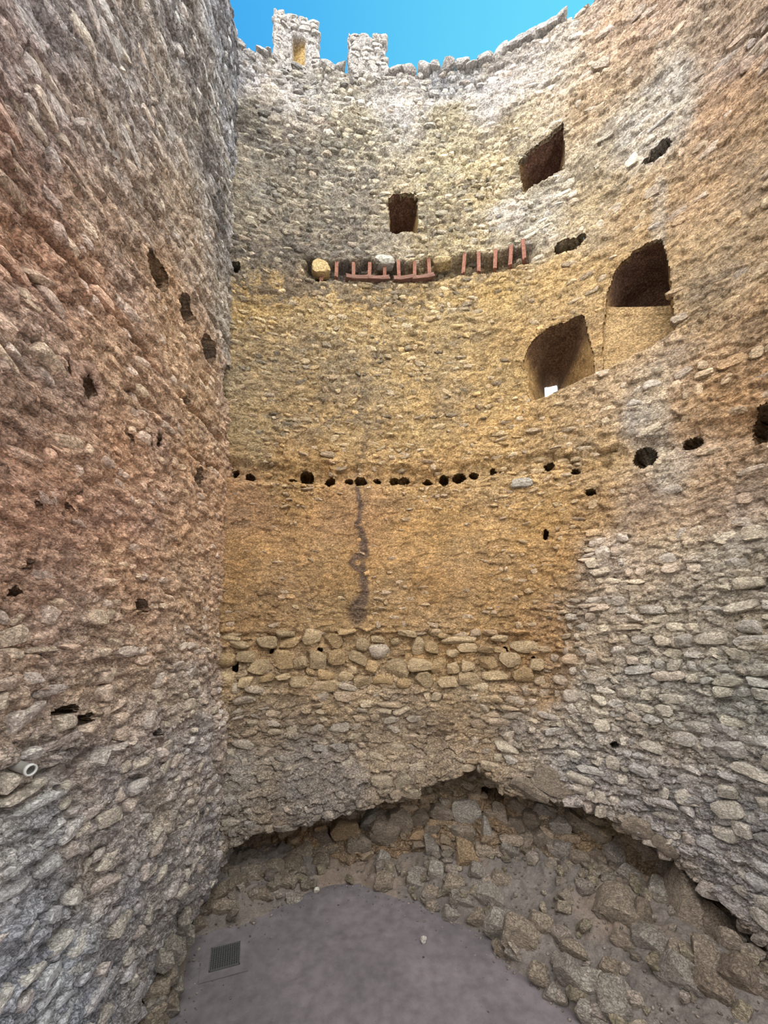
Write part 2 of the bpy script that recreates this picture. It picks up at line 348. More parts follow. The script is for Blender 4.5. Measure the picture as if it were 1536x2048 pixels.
def build_colour(T, Z, zone, c1, i1, c2, i2, sd, lichen):
    col = zone[..., :3].copy()
    v = 1 + 0.26 * (i1 - 0.5) + 0.22 * (i2 - 0.5) + 0.22 * fbm(T * 2.5, Z * 2.5, sd + 30, 4)
    col *= v[..., None]
    warm = fbm(T * 1.7, Z * 1.7, sd + 33, 3) + (i1 - 0.5) * 0.5
    col *= np.stack([1 + 0.05 * warm, 1 - 0.0 * warm, 1 - 0.10 * warm], -1)
    # mineral grey crust growing over the upper masonry
    k = lichen * sstep(0.02, 0.34, fbm(T * 1.1, Z * 1.5, sd + 36, 3) * 0.8 + fbm(T * 5, Z * 8, sd + 38, 4, .65) * 0.9 + (lichen - 0.6) * 0.5)
    g = lin((112, 104, 98)) * (0.8 + 0.5 * i2)[..., None]
    col = col * (1 - 0.8 * k[..., None]) + g * 0.8 * k[..., None]
    # darker, warmer tone along the joints
    dirt = np.clip(c1 * 0.5 + c2 * 0.25, 0, 1) * 0.45
    return np.clip(col * (1 - dirt[..., None] * np.array([.75, .85, .95])), 0.01, 0.95)

# ------------------------------------------------------------------ materials
def nodes_mat(name):
    m = bpy.data.materials.new(name); m.use_nodes = True
    t = m.node_tree; b = t.nodes['Principled BSDF']
    b.inputs['Roughness'].default_value = 0.92
    b.inputs['Specular IOR Level'].default_value = 0.15
    return m, t, b

def N(t, typ, **kw):
    n = t.nodes.new(typ)
    for k, v in kw.items(): setattr(n, k, v)
    return n

def masonry_mat(name, source, bump=0.5, grain=1.0, dust=None):
    m, t, b = nodes_mat(name); L = t.links.new
    if source == 'attr':
        src = N(t, 'ShaderNodeAttribute', attribute_name='Col'); csock = src.outputs['Color']
    elif source == 'object':
        src = N(t, 'ShaderNodeObjectInfo'); csock = src.outputs['Color']
    else:
        src = N(t, 'ShaderNodeRGB'); src.outputs[0].default_value = source; csock = src.outputs[0]
    geo = N(t, 'ShaderNodeNewGeometry')
    mp = N(t, 'ShaderNodeMapping'); mp.inputs['Scale'].default_value = (1, 1, 1.7)
    L(geo.outputs['Position'], mp.inputs[0])
    n1 = N(t, 'ShaderNodeTexNoise'); n1.inputs['Scale'].default_value = 9; n1.inputs['Detail'].default_value = 6; n1.inputs['Roughness'].default_value = 0.65
    n2 = N(t, 'ShaderNodeTexNoise'); n2.inputs['Scale'].default_value = 42; n2.inputs['Detail'].default_value = 5; n2.inputs['Roughness'].default_value = 0.7
    n3 = N(t, 'ShaderNodeTexNoise'); n3.inputs['Scale'].default_value = 160; n3.inputs['Detail'].default_value = 2
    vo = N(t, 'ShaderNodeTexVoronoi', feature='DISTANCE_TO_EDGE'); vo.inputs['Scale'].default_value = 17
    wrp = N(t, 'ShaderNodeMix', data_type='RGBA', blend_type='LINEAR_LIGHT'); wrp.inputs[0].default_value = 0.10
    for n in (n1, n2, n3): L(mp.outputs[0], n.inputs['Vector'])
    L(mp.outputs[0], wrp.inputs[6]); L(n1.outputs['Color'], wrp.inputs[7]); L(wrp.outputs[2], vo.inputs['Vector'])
    r1 = N(t, 'ShaderNodeMapRange'); r1.inputs['From Min'].default_value = .3; r1.inputs['From Max'].default_value = .7
    r1.inputs['To Min'].default_value = 1 - .24 * grain; r1.inputs['To Max'].default_value = 1 + .22 * grain
    r2 = N(t, 'ShaderNodeMapRange'); r2.inputs['From Min'].default_value = .3; r2.inputs['From Max'].default_value = .7
    r2.inputs['To Min'].default_value = 1 - .48 * grain; r2.inputs['To Max'].default_value = 1 + .40 * grain
    L(n1.outputs[0], r1.inputs[0]); L(n2.outputs[0], r2.inputs[0])
    mul = N(t, 'ShaderNodeMath', operation='MULTIPLY'); L(r1.outputs[0], mul.inputs[0]); L(r2.outputs[0], mul.inputs[1])
    # hairlines darkened along the cracks
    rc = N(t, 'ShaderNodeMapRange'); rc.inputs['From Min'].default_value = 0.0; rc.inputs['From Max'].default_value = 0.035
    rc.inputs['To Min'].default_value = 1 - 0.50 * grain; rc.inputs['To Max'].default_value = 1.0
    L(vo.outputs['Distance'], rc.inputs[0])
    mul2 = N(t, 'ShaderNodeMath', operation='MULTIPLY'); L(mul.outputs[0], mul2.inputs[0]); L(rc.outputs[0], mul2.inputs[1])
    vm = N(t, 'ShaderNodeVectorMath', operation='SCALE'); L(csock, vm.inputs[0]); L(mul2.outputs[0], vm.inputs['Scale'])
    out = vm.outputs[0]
    if dust:      # pale dust and droppings lying on whatever faces up
        sp = N(t, 'ShaderNodeSeparateXYZ'); L(geo.outputs['Normal'], sp.inputs[0])
        md = N(t, 'ShaderNodeMapRange'); md.inputs['From Min'].default_value = .25; md.inputs['From Max'].default_value = .85; md.inputs['To Max'].default_value = .6
        L(sp.outputs['Z'], md.inputs[0])
        mx = N(t, 'ShaderNodeMix', data_type='RGBA'); mx.inputs[7].default_value = dust
        L(md.outputs[0], mx.inputs[0]); L(out, mx.inputs[6]); out = mx.outputs[2]
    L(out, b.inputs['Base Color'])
    # relief finer than the mesh
    a1 = N(t, 'ShaderNodeMath', operation='MULTIPLY'); a1.inputs[1].default_value = 0.9; L(n2.outputs[0], a1.inputs[0])
    a2 = N(t, 'ShaderNodeMath', operation='MULTIPLY_ADD'); a2.inputs[1].default_value = 0.22; L(n3.outputs[0], a2.inputs[0]); L(a1.outputs[0], a2.inputs[2])
    a3 = N(t, 'ShaderNodeMapRange'); a3.inputs['From Max'].default_value = .10; a3.inputs['To Max'].default_value = .55; L(vo.outputs['Distance'], a3.inputs[0])
    a4 = N(t, 'ShaderNodeMath', operation='ADD'); L(a2.outputs[0], a4.inputs[0]); L(a3.outputs[0], a4.inputs[1])
    a5 = N(t, 'ShaderNodeMath', operation='MULTIPLY_ADD'); a5.inputs[1].default_value = 1.6; L(n1.outputs[0], a5.inputs[0]); L(a4.outputs[0], a5.inputs[2])
    bp = N(t, 'ShaderNodeBump'); bp.inputs['Strength'].default_value = bump; bp.inputs['Distance'].default_value = 0.040
    L(a5.outputs[0], bp.inputs['Height']); L(bp.outputs[0], b.inputs['Normal'])
    return m

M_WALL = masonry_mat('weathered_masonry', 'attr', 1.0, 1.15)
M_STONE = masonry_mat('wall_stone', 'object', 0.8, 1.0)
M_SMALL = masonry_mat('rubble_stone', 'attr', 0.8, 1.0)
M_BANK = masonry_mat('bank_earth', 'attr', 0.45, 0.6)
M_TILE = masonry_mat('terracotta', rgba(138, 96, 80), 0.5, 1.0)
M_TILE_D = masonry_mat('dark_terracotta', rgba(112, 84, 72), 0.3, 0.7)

# ------------------------------------------------------------------ mesh helpers
def mesh_np(name, V, Q, mat, col=None, smooth=False, parent=None, tris=False):
    me = bpy.data.meshes.new(name)
    V = np.ascontiguousarray(V, np.float32).reshape(-1, 3); Q = np.ascontiguousarray(Q, np.int32)
    k = Q.shape[1]
    me.vertices.add(len(V)); me.vertices.foreach_set('co', V.ravel())
    me.loops.add(Q.size); me.loops.foreach_set('vertex_index', Q.ravel())
    me.polygons.add(len(Q)); me.polygons.foreach_set('loop_start', np.arange(0, Q.size, k, dtype=np.int32))
    me.update(calc_edges=True)
    me.polygons.foreach_set('use_smooth', np.full(len(Q), smooth))
    if col is not None:
        ca = me.color_attributes.new('Col', 'FLOAT_COLOR', 'POINT')
        c4 = np.ones((len(V), 4), np.float32); c4[:, :3] = np.asarray(col).reshape(-1, 3)
        ca.data.foreach_set('color', c4.ravel())
    me.materials.append(mat)
    me.validate()
    ob = bpy.data.objects.new(name, me); COL.objects.link(ob)
    if parent is not None: ob.parent = parent
    return ob

def tag(o, label=None, cat=None, group=None, kind=None):
    if label: o['label'] = label
    if cat: o['category'] = cat
    if group: o['group'] = group
    if kind: o['kind'] = kind
    return o

# ------------------------------------------------------------------ openings in the curved wall (outline in photo, kept as t,z loops)
def outline(pts, n=72):
    a = np.array(pts, float); t, z = curve.W(a[:, 0], a[:, 1])
    P = np.stack([t, z], 1); P = np.vstack([P, P[:1]])
    s = np.concatenate([[0], np.cumsum(np.hypot(*np.diff(P, axis=0).T))])
    q = np.linspace(0, s[-1], n, endpoint=False)
    out = np.stack([np.interp(q, s, P[:, 0]), np.interp(q, s, P[:, 1])], 1)
    c = out.mean(0); r = fbm(out[:, 0] * 6, out[:, 1] * 6, 91, 3) * 0.03
    v = out - c; v /= np.linalg.norm(v, axis=1)[:, None]
    return out + v * r[:, None]

def inside(T, Z, poly):
    res = np.zeros(T.shape, bool); j = len(poly) - 1
    for i in range(len(poly)):
        xi, yi = poly[i]; xj, yj = poly[j]
        c = ((yi > Z) != (yj > Z)) & (T < (xj - xi) * (Z - yi) / (yj - yi + 1e-12) + xi)
        res ^= c; j = i
    return res

OPEN = [
 ('window_1', outline([(777,396),(786,389),(805,386),(824,388),(834,396),(836,430),(834,467),(805,468),(779,468),(778,430)])),
 ('window_2', outline([(1034,328),(1060,300),(1095,272),(1126,250),(1129,290),(1131,334),(1090,358),(1047,386),(1040,355)])),
 ('window_3', outline([(1049,728),(1055,698),(1068,677),(1090,661),(1118,648),(1146,636),(1168,628),(1176,660),(1184,700),(1190,748),(1110,784),(1066,802),(1054,770),(1049,735)])),
 ('window_4', outline([(1212,600),(1224,560),(1242,525),(1270,500),(1300,484),(1326,480),(1336,520),(1343,570),(1350,620),(1351,660),(1300,694),(1250,718),(1206,742),(1206,680)])),
]

# ------------------------------------------------------------------ wall sheets
def top_profile(T):
    z = 14.84 + 0.08 * fbm(T * 2.0, T * 0, 61, 4) + 0.12 * (hsh(np.floor(T * 4.5).astype(np.int64), np.zeros(T.shape, np.int64), 62) - 0.3)
    return z

def rock_noise(n, sd):
    return np.random.default_rng(sd).normal(size=(n, 3)) * .5

def wall_sheet(name, plan, t0, t1, macro, zone_f, sd, step, ztop, lichen_f, openings=(), holes=()):
    nt_ = int((t1 - t0) / step) + 1; nz = int((ztop + 0.15) / step) + 1
    tv = np.linspace(t0, t1, nt_); zv = np.linspace(-0.15, ztop, nz)
    T, Z = np.meshgrid(tv, zv)
    prof = top_profile(T) if name != 'wall_left' else ztop - 0.02 + 0.06 * fbm(T * 2, T * 0, 63, 3)
    zb = 14.2
    Z = np.where(Z > zb, zb + (Z - zb) * (prof - zb) / (ztop - zb), Z)
    zn = zone_f(T, Z)
    d = macro(T, Z)
    rel, c1, i1, c2, i2 = relief(T, Z, zn[..., 3], sd)
    d = d + rel
    col = build_colour(T, Z, zn, c1, i1, c2, i2, sd, lichen_f(T, Z))
    if name == 'wall_back': col = stains(T, Z, col)
    x, y = plan.at(T); nx, ny = plan.nrm(T)
    X = x + nx * d; Y = y + ny * d
    V = np.stack([X, Y, Z], -1)
    idx = np.arange(nt_ * nz).reshape(nz, nt_)
    a, b, c, e = idx[:-1, :-1], idx[:-1, 1:], idx[1:, 1:], idx[1:, :-1]
    Q = np.stack([a, b, c, e], -1)
    keep = np.ones((nz - 1, nt_ - 1), bool)
    Tc = (T[:-1, :-1] + T[1:, 1:]) / 2; Zc = (Z[:-1, :-1] + Z[1:, 1:]) / 2
    loops = [hole_loop(h, i) for i, h in enumerate(holes)]
    for poly in [p for nm, p in openings] + loops:
        m = (np.abs(Tc - poly[:, 0].mean()) < 1.6) & (np.abs(Zc - poly[:, 1].mean()) < 1.6)
        kk = keep[m]; kk &= ~inside(Tc[m], Zc[m], poly); keep[m] = kk
    faces = [Q[keep]]
    V = V.reshape(-1, 3); colf = col.reshape(-1, 3)
    nrm = np.stack([nx, ny, np.zeros_like(nx)], -1).reshape(-1, 3)
    extraV = []; extraC = []; base = len(V); tsgn = 1 if plan is curve else -1
    def skirt(e0, e1, vec):
        nonlocal base
        e = np.stack([e0, e1], 1); u, inv = np.unique(e, return_inverse=True); inv = inv.reshape(e.shape)
        extraV.append(V[u] + vec[u]); extraC.append(colf[u])
        faces.append(np.stack([e[:, 0], e[:, 1], inv[:, 1] + base, inv[:, 0] + base], 1))
        base += len(u)
    # thickness of the masonry round each opening, and the cavity behind each beam hole
    if not keep.all():
        es = []
        m = keep[:, :-1] != keep[:, 1:]
        es.append(Q[:, :-1][m][:, [1, 2]])
        m = keep[:-1] != keep[1:]
        es.append(Q[:-1][m][:, [3, 2]])
        es = np.vstack(es)
        Tf, Zf = T.ravel(), Z.ravel()
        H = np.array(holes, float).reshape(-1, 4)
        def nearest(v):
            r_ = np.hypot((Tf[v][:, None] - H[None, :, 0]) / H[None, :, 2], (Zf[v][:, None] - H[None, :, 1]) / H[None, :, 3])
            return r_.argmin(1), r_.min(1)
        isw = nearest(es[:, 0])[1] > 2.2
        if isw.any(): skirt(es[isw][:, 0], es[isw][:, 1], -nrm * 0.07)
        e = es[~isw]
        if len(e):
            u, inv = np.unique(e, return_inverse=True); inv = inv.reshape(e.shape)
            hi = nearest(u)[0]; h = H[hi]; n_ = nrm[u]
            tg_ = np.stack([-n_[:, 1], n_[:, 0], n_[:, 2] * 0], 1) * tsgn
            deep = np.minimum(.75, .2 + 2.2 * np.maximum(h[:, 2], h[:, 3]))
            prev = e
            for dep, sc in ((.10, 1.06), (.35, 1.35), (.70, 1.25), (1.0, .04)):
                P = V[u] - n_ * (deep * dep)[:, None] + tg_ * ((Tf[u] - h[:, 0]) * (sc - 1))[:, None]
                P[:, 2] += (Zf[u] - h[:, 1]) * (sc - 1)
                P += (rock_noise(len(u), int(dep * 100)) * .02)
                extraV.append(P); extraC.append(colf[u])
                cur = inv + base
                faces.append(np.stack([prev[:, 0], prev[:, 1], cur[:, 1], cur[:, 0]], 1)); prev = cur; base += len(u)
    # wall top, 0.6 m thick
    top = idx[-1]
    skirt(top[:-1], top[1:], -nrm * 0.6 + np.array([0, 0, 0.02]))
    V = np.vstack([V] + extraV); colf = np.vstack([colf] + extraC)
    ob = mesh_np(name, V, np.vstack(faces), M_WALL, colf, True)
    ob['kind'] = 'structure'
    return ob

stain_p = np.array([(712,978),(722,1010),(716,1050),(728,1085),(730,1110),(712,1112),(704,1128),(716,1140),(726,1128),(728,1160),(730,1190),(718,1212),(716,1232)], float)
st_t, st_z = curve.W(stain_p[:, 0], stain_p[:, 1])
st_w = np.array([.03,.04,.04,.06,.06,.05,.04,.04,.05,.06,.06,.12,.13])
up_p = np.array([(735,860),(728,900),(715,950)], float); up_t, up_z = curve.W(up_p[:, 0], up_p[:, 1])
def stains(T, Z, col):
    """dark water mark running down the earth render, and a faint pale streak below the small window"""
    m = np.zeros(T.shape)
    jt = 0.05 * fbm(T * 9, Z * 9, 71, 3); jz = 0.04 * fbm(T * 9, Z * 9, 72, 3)
    for ts, zs, ws, k in ((st_t, st_z, st_w, 1.0), (up_t, up_z, np.array([.04, .04, .04]), .5)):
        for i in range(len(ts) - 1):
            ax, ay, bx, by = ts[i], zs[i], ts[i + 1], zs[i + 1]
            l2 = (bx - ax) ** 2 + (by - ay) ** 2 + 1e-9
            s = np.clip(((T + jt - ax) * (bx - ax) + (Z + jz - ay) * (by - ay)) / l2, 0, 1)
            dd = np.hypot(T + jt - ax - s * (bx - ax), Z + jz - ay - s * (by - ay))
            w = ws[i] + s * (ws[i + 1] - ws[i])
            m = np.maximum(m, k * sstep(w * 1.9, w * 0.6, dd))
    m *= 0.85
    col = col * (1 - m[..., None]) + lin((104, 86, 76)) * m[..., None]
    tp, zp = curve.W(805, 470)
    p = 0.30 * sstep(.28, .05, np.abs(T - tp + 0.1 * fbm(T * 2, Z * 2, 73, 2))) * sstep(zp - .9, zp - .1, Z) * sstep(zp + .05, zp - .05, Z)
    return col * (1 - p[..., None]) + lin((214, 200, 178)) * p[..., None]

tB = curve.W(1060, 400)[0]
def lichen_curve(T, Z):
    k = 0.80 * sstep(10.0, 10.5, Z) * sstep(14.2, 13.6, Z) + 0.52 * sstep(7.6, 8.4, Z) * sstep(10.3, 9.8, Z) + 0.35 * sstep(14.2, 14.4, Z)
    k = k * (1 - 0.80 * sstep(tB - 0.4, tB + 0.5, T))
    pl = sstep(curve.W(900, 400)[0], curve.W(520, 400)[0], T)
    return k * (0.75 + 0.35 * pl)
def lichen_left(T, Z):
    return 0.55 * sstep(8.5, 12.0, Z) * sstep(3.8, 0.8, T) + 0.25 * sstep(9.0, 12.0, Z)

STEP = 0.0175
wall_back = wall_sheet('wall_back', curve, 0.0, T_SPLIT, curve_macro, curve_zone, 100, STEP, Z_TOP, lichen_curve, OPEN, curve_holes)
wall_right = wall_sheet('wall_right', curve, T_SPLIT, float(curve.len), curve_macro, curve_zone, 100, STEP, Z_TOP, lichen_curve, OPEN, curve_holes)
wall_left = wall_sheet('wall_left', left, 0.0, float(left.len), left_macro, left_zone, 200, STEP, Z_TOP - 0.02, lichen_left, (), left_holes)
def add_shade_wall():  # unseen wall, added so the light falls off towards the floor
    X, Z = np.meshgrid(np.linspace(-3.2, 5.6, 110), np.linspace(-.1, 9.0, 130))
    Y = -2.5 + .05 * facets(X * 3, Z * 5, 961)[0] + .06 * fbm(X * 2, Z * 2, 962, 4)
    idx = np.arange(X.size).reshape(X.shape)
    Q = np.stack([idx[:-1, :-1], idx[1:, :-1], idx[1:, 1:], idx[:-1, 1:]], -1).reshape(-1, 4)
    col = lin((184, 158, 124)) * (1 + .3 * fbm(X * 2, Z * 2, 963, 4))[..., None]
    ob = mesh_np('shade_wall', np.stack([X, Y, Z], -1).reshape(-1, 3), Q, M_WALL, np.clip(col, .02, .9).reshape(-1, 3), True)
    tag(ob, 'unseen wall added behind the camera to shade the floor', kind='structure')
add_shade_wall()
tag(wall_back, 'back wall of the tower, rubble above smooth ochre render, dark water mark')
tag(wall_right, 'curved right-hand wall with arched openings above coarse grey rubble')
tag(wall_left, 'straight reddish-brown rubble wall on the left with round beam holes')

# ------------------------------------------------------------------ reveals of the openings
def reveal(name, poly, rings, label, soffit, sill, capped=True, slit=None):
    """rings: list of (depth, scale_t, scale_z, dt, dz) from the face inward"""
    n = len(poly); zc = poly[:, 1].min(); tc = poly[:, 0].mean()
    base_h = poly[:, 1].max() - zc
    loops = []
    for k, (dep, st, sz, dt, dz) in enumerate(rings):
        t = tc + (poly[:, 0] - tc) * st + dt; z = zc + (poly[:, 1] - zc) * sz + dz
        if slit is not None:
            f = (dep - rings[0][0]) / (rings[-1][0] - rings[0][0])
            f = f ** 1.1
            ang = np.linspace(0, 1, n, endpoint=False)
            sl = slit_loop(poly, slit, n)
            t = t * (1 - f) + sl[:, 0] * f; z = z * (1 - f) + sl[:, 1] * f
        loops.append((t, z, np.full(n, dep)))
    # refine between the given rings
    fine = []
    for k in range(len(loops) - 1):
        m = max(2, int(abs(rings[k + 1][0] - rings[k][0]) / 0.03))
        for s in range(m):
            q = s / m; fine.append(tuple(loops[k][i] * (1 - q) + loops[k + 1][i] * q for i in range(3)))
    fine.append(loops[-1])
    if capped:
        t, z, dd = loops[-1]; ct, cz = t.mean(), z.mean()
        for q in (0.85, 0.7, 0.55, 0.4, 0.25, 0.1, 0.01):
            fine.append((ct + (t - ct) * q, cz + (z - cz) * q, dd + 0.02))
    T = np.array([f[0] for f in fine]); Z = np.array([f[1] for f in fine]); D = np.array([f[2] for f in fine])
    # roughen around the surface
    a, c1, i1 = facets(T * 4 + D * 3, Z * 6 + D * 5, 301)
    nz_ = 0.030 * fbm(T * 5 + D * 4, Z * 5 - D * 4, 302, 4, .6) + 0.022 * a
    ct = T.mean(1, keepdims=True); cz = Z.mean(1, keepdims=True)
    rr = np.hypot(T - ct, Z - cz) + 1e-6
    T2 = T - (T - ct) / rr * nz_; Z2 = Z - (Z - cz) / rr * nz_; D2 = D + nz_ * 0.7
    x, y = curve.at(T2); nx, ny = curve.nrm(np.broadcast_to(tc, T2.shape))
    V = np.stack([x - nx * D2, y - ny * D2, Z2], -1)
    m, n2 = T.shape
    idx = np.arange(m * n2).reshape(m, n2); r = np.roll(idx, -1, 1)
    Q = np.stack([idx[:-1], r[:-1], r[1:], idx[1:]], -1).reshape(-1, 4)
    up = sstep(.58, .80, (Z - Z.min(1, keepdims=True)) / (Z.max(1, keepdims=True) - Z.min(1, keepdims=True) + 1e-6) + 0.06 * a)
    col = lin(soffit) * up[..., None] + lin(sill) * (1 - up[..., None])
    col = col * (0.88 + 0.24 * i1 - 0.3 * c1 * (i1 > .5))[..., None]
    ob = mesh_np(name, V.reshape(-1, 3), Q, M_WALL, np.clip(col, .01, .95).reshape(-1, 3), True)
    tag(ob, label, kind='structure')
    return ob

def slit_loop(poly, rect, n):
    """points of a narrow rectangle ordered like the outline, by angle from its middle"""
    t0, t1, z0, z1 = rect
    c = poly.mean(0); a = np.arctan2(poly[:, 1] - c[1], poly[:, 0] - c[0])
    ct, cz = (t0 + t1) / 2, (z0 + z1) / 2
    hx, hz = (t1 - t0) / 2, (z1 - z0) / 2
    k = 1 / np.maximum(np.abs(np.cos(a)) / hx, np.abs(np.sin(a)) / hz)
    return np.stack([ct + np.cos(a) * k, cz + np.sin(a) * k], 1)

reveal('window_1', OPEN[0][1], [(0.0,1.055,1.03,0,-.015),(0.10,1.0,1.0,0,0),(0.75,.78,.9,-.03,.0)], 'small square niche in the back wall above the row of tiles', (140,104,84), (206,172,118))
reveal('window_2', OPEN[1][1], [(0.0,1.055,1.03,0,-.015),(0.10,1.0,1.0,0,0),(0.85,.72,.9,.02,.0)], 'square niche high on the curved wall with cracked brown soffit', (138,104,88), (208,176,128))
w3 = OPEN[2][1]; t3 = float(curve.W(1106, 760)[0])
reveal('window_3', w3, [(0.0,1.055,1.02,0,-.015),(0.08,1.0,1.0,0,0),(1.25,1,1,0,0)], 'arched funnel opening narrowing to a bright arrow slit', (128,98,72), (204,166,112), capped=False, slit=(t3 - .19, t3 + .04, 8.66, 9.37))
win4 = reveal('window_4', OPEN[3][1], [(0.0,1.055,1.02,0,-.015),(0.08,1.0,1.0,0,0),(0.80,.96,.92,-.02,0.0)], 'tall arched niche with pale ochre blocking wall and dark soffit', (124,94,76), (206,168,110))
def infill():
    """earth-plastered blocking wall filling the lower half of the arch, with a broken ledge on top"""
    poly = OPEN[3][1]; ta, tb = poly[:, 0].min() - .02, poly[:, 0].max() + .02
    zb = poly[:, 1].min() - .05
    T, Zr = np.meshgrid(np.linspace(ta, tb, 46), np.linspace(0, 1, 60))
    f_ = (T - ta) / (tb - ta)
    ztop = 9.84 - .34 * f_ + 0.03 * fbm(T * 4, T * 0, 951, 3)
    Z = zb + Zr * (ztop - zb)
    a, c1, i1 = facets(T * 3, Z * 6, 952)
    d = -0.06 - .32 * f_ - 0.05 * sstep(-.16, -.12, Z - ztop) + 0.015 * a + 0.02 * fbm(T * 4, Z * 6, 953, 4)
    crk = sstep(.03, .0, np.abs(Z - ztop + .16 - .02 * fbm(T * 4, T * 0, 954, 2)))
    d -= 0.07 * crk
    x, y = curve.at(T); nx, ny = curve.nrm(T)
    V = np.stack([x + nx * d, y + ny * d, Z], -1)
    back = V[-1] - np.stack([nx[-1], ny[-1], nx[-1] * 0], -1) * .5
    V = np.vstack([V.reshape(-1, 3), back])
    idx = np.arange(61 * 46).reshape(61, 46)
    Q = np.stack([idx[:-1, :-1], idx[:-1, 1:], idx[1:, 1:], idx[1:, :-1]], -1).reshape(-1, 4)
    col = lin((206, 172, 124)) * (0.9 + 0.2 * i1 - .25 * c1 * (i1 > .6))[..., None]
    col = np.vstack([col.reshape(-1, 3), col[-1]])
    mesh_np('blocking_wall', V, Q, M_WALL, np.clip(col, .01, .95), True, win4)
infill()

# ------------------------------------------------------------------ stone shapes
rng = np.random.default_rng(7)
def ico(sub):
    import bmesh
    bm = bmesh.new(); bmesh.ops.create_icosphere(bm, subdivisions=sub, radius=1.0)
    bm.verts.ensure_lookup_table()
    V = np.array([v.co[:] for v in bm.verts]); Fc = np.array([[v.index for v in f.verts] for f in bm.faces])
    bm.free(); return V, Fc
ICO2 = ico(2); ICO3 = ico(3)

def rock(base, seed, boxy=5.0, cuts=7, jit=0.02, lo=.66, hi=.96, front=3):
    r = np.random.default_rng(seed)
    V = base[0].copy()
    V /= (np.abs(V) ** boxy).sum(1)[:, None] ** (1 / boxy)
    for k in range(cuts + front):
        n = r.normal(size=3)
        if k < cuts: n[1] *= 0.25          # broken outline
        else: n = np.array([n[0] * .45, 1.0, n[2] * .45])   # faces of the exposed side
        n /= np.linalg.norm(n)
        sup = (V @ n).max(); kk = sup * (r.uniform(lo, hi) if k < cuts else r.uniform(.72, .95))
        dd = V @ n - kk; m = dd > 0
        V[m] -= dd[m][:, None] * n
    sh = r.normal(size=(3, 3)) * 0.10; np.fill_diagonal(sh, 1.0)
    V = V @ sh
    V *= 1 + (r.random(len(V)) - .5)[:, None] * 2 * jit
    V -= (V.max(0) + V.min(0)) / 2
    V /= V.max(0)
    return V

NV = 36
def rock_mesh(name, V, Fc, mat, smooth=False):
    me = bpy.data.meshes.new(name)
    me.from_pydata(V.tolist(), [], Fc.tolist()); me.update()
    me.polygons.foreach_set('use_smooth', np.full(len(me.polygons), smooth))
    me.materials.append(mat)
    return me
angular = [rock(ICO3, 1000 + i, 8.0, 10, 0.014, .70, .98, 4) for i in range(NV)]
rounded = [rock(ICO3, 1500 + i, 2.8, 4, 0.010, .8, .97, 1) for i in range(12)]
slabs = [rock(ICO3, 1800 + i, 14.0, 5, 0.007, .55, .88, 3) for i in range(24)]
ang_me = [rock_mesh('stone', v, ICO3[1], M_STONE) for v in angular]
rnd_me = [rock_mesh('stone', v, ICO3[1], M_STONE, True) for v in rounded]
slab_me = [rock_mesh('block', v, ICO3[1], M_STONE) for v in slabs]
LOW = ico(2)
low_ang = [rock(LOW, 2000 + i, 8.0, 7, 0.035, .70, .98) for i in range(NV)]
low_faces = LOW[1]

def frame(plan, t, z, d):
    x, y = plan.at(t); nx, ny = plan.nrm(t)
    pos = np.array([x + nx * d, y + ny * d, z])
    n = np.array([nx, ny, 0.0]); tg = np.array([-ny, nx, 0.0])   # horizontal, along the wall
    return pos, tg, n

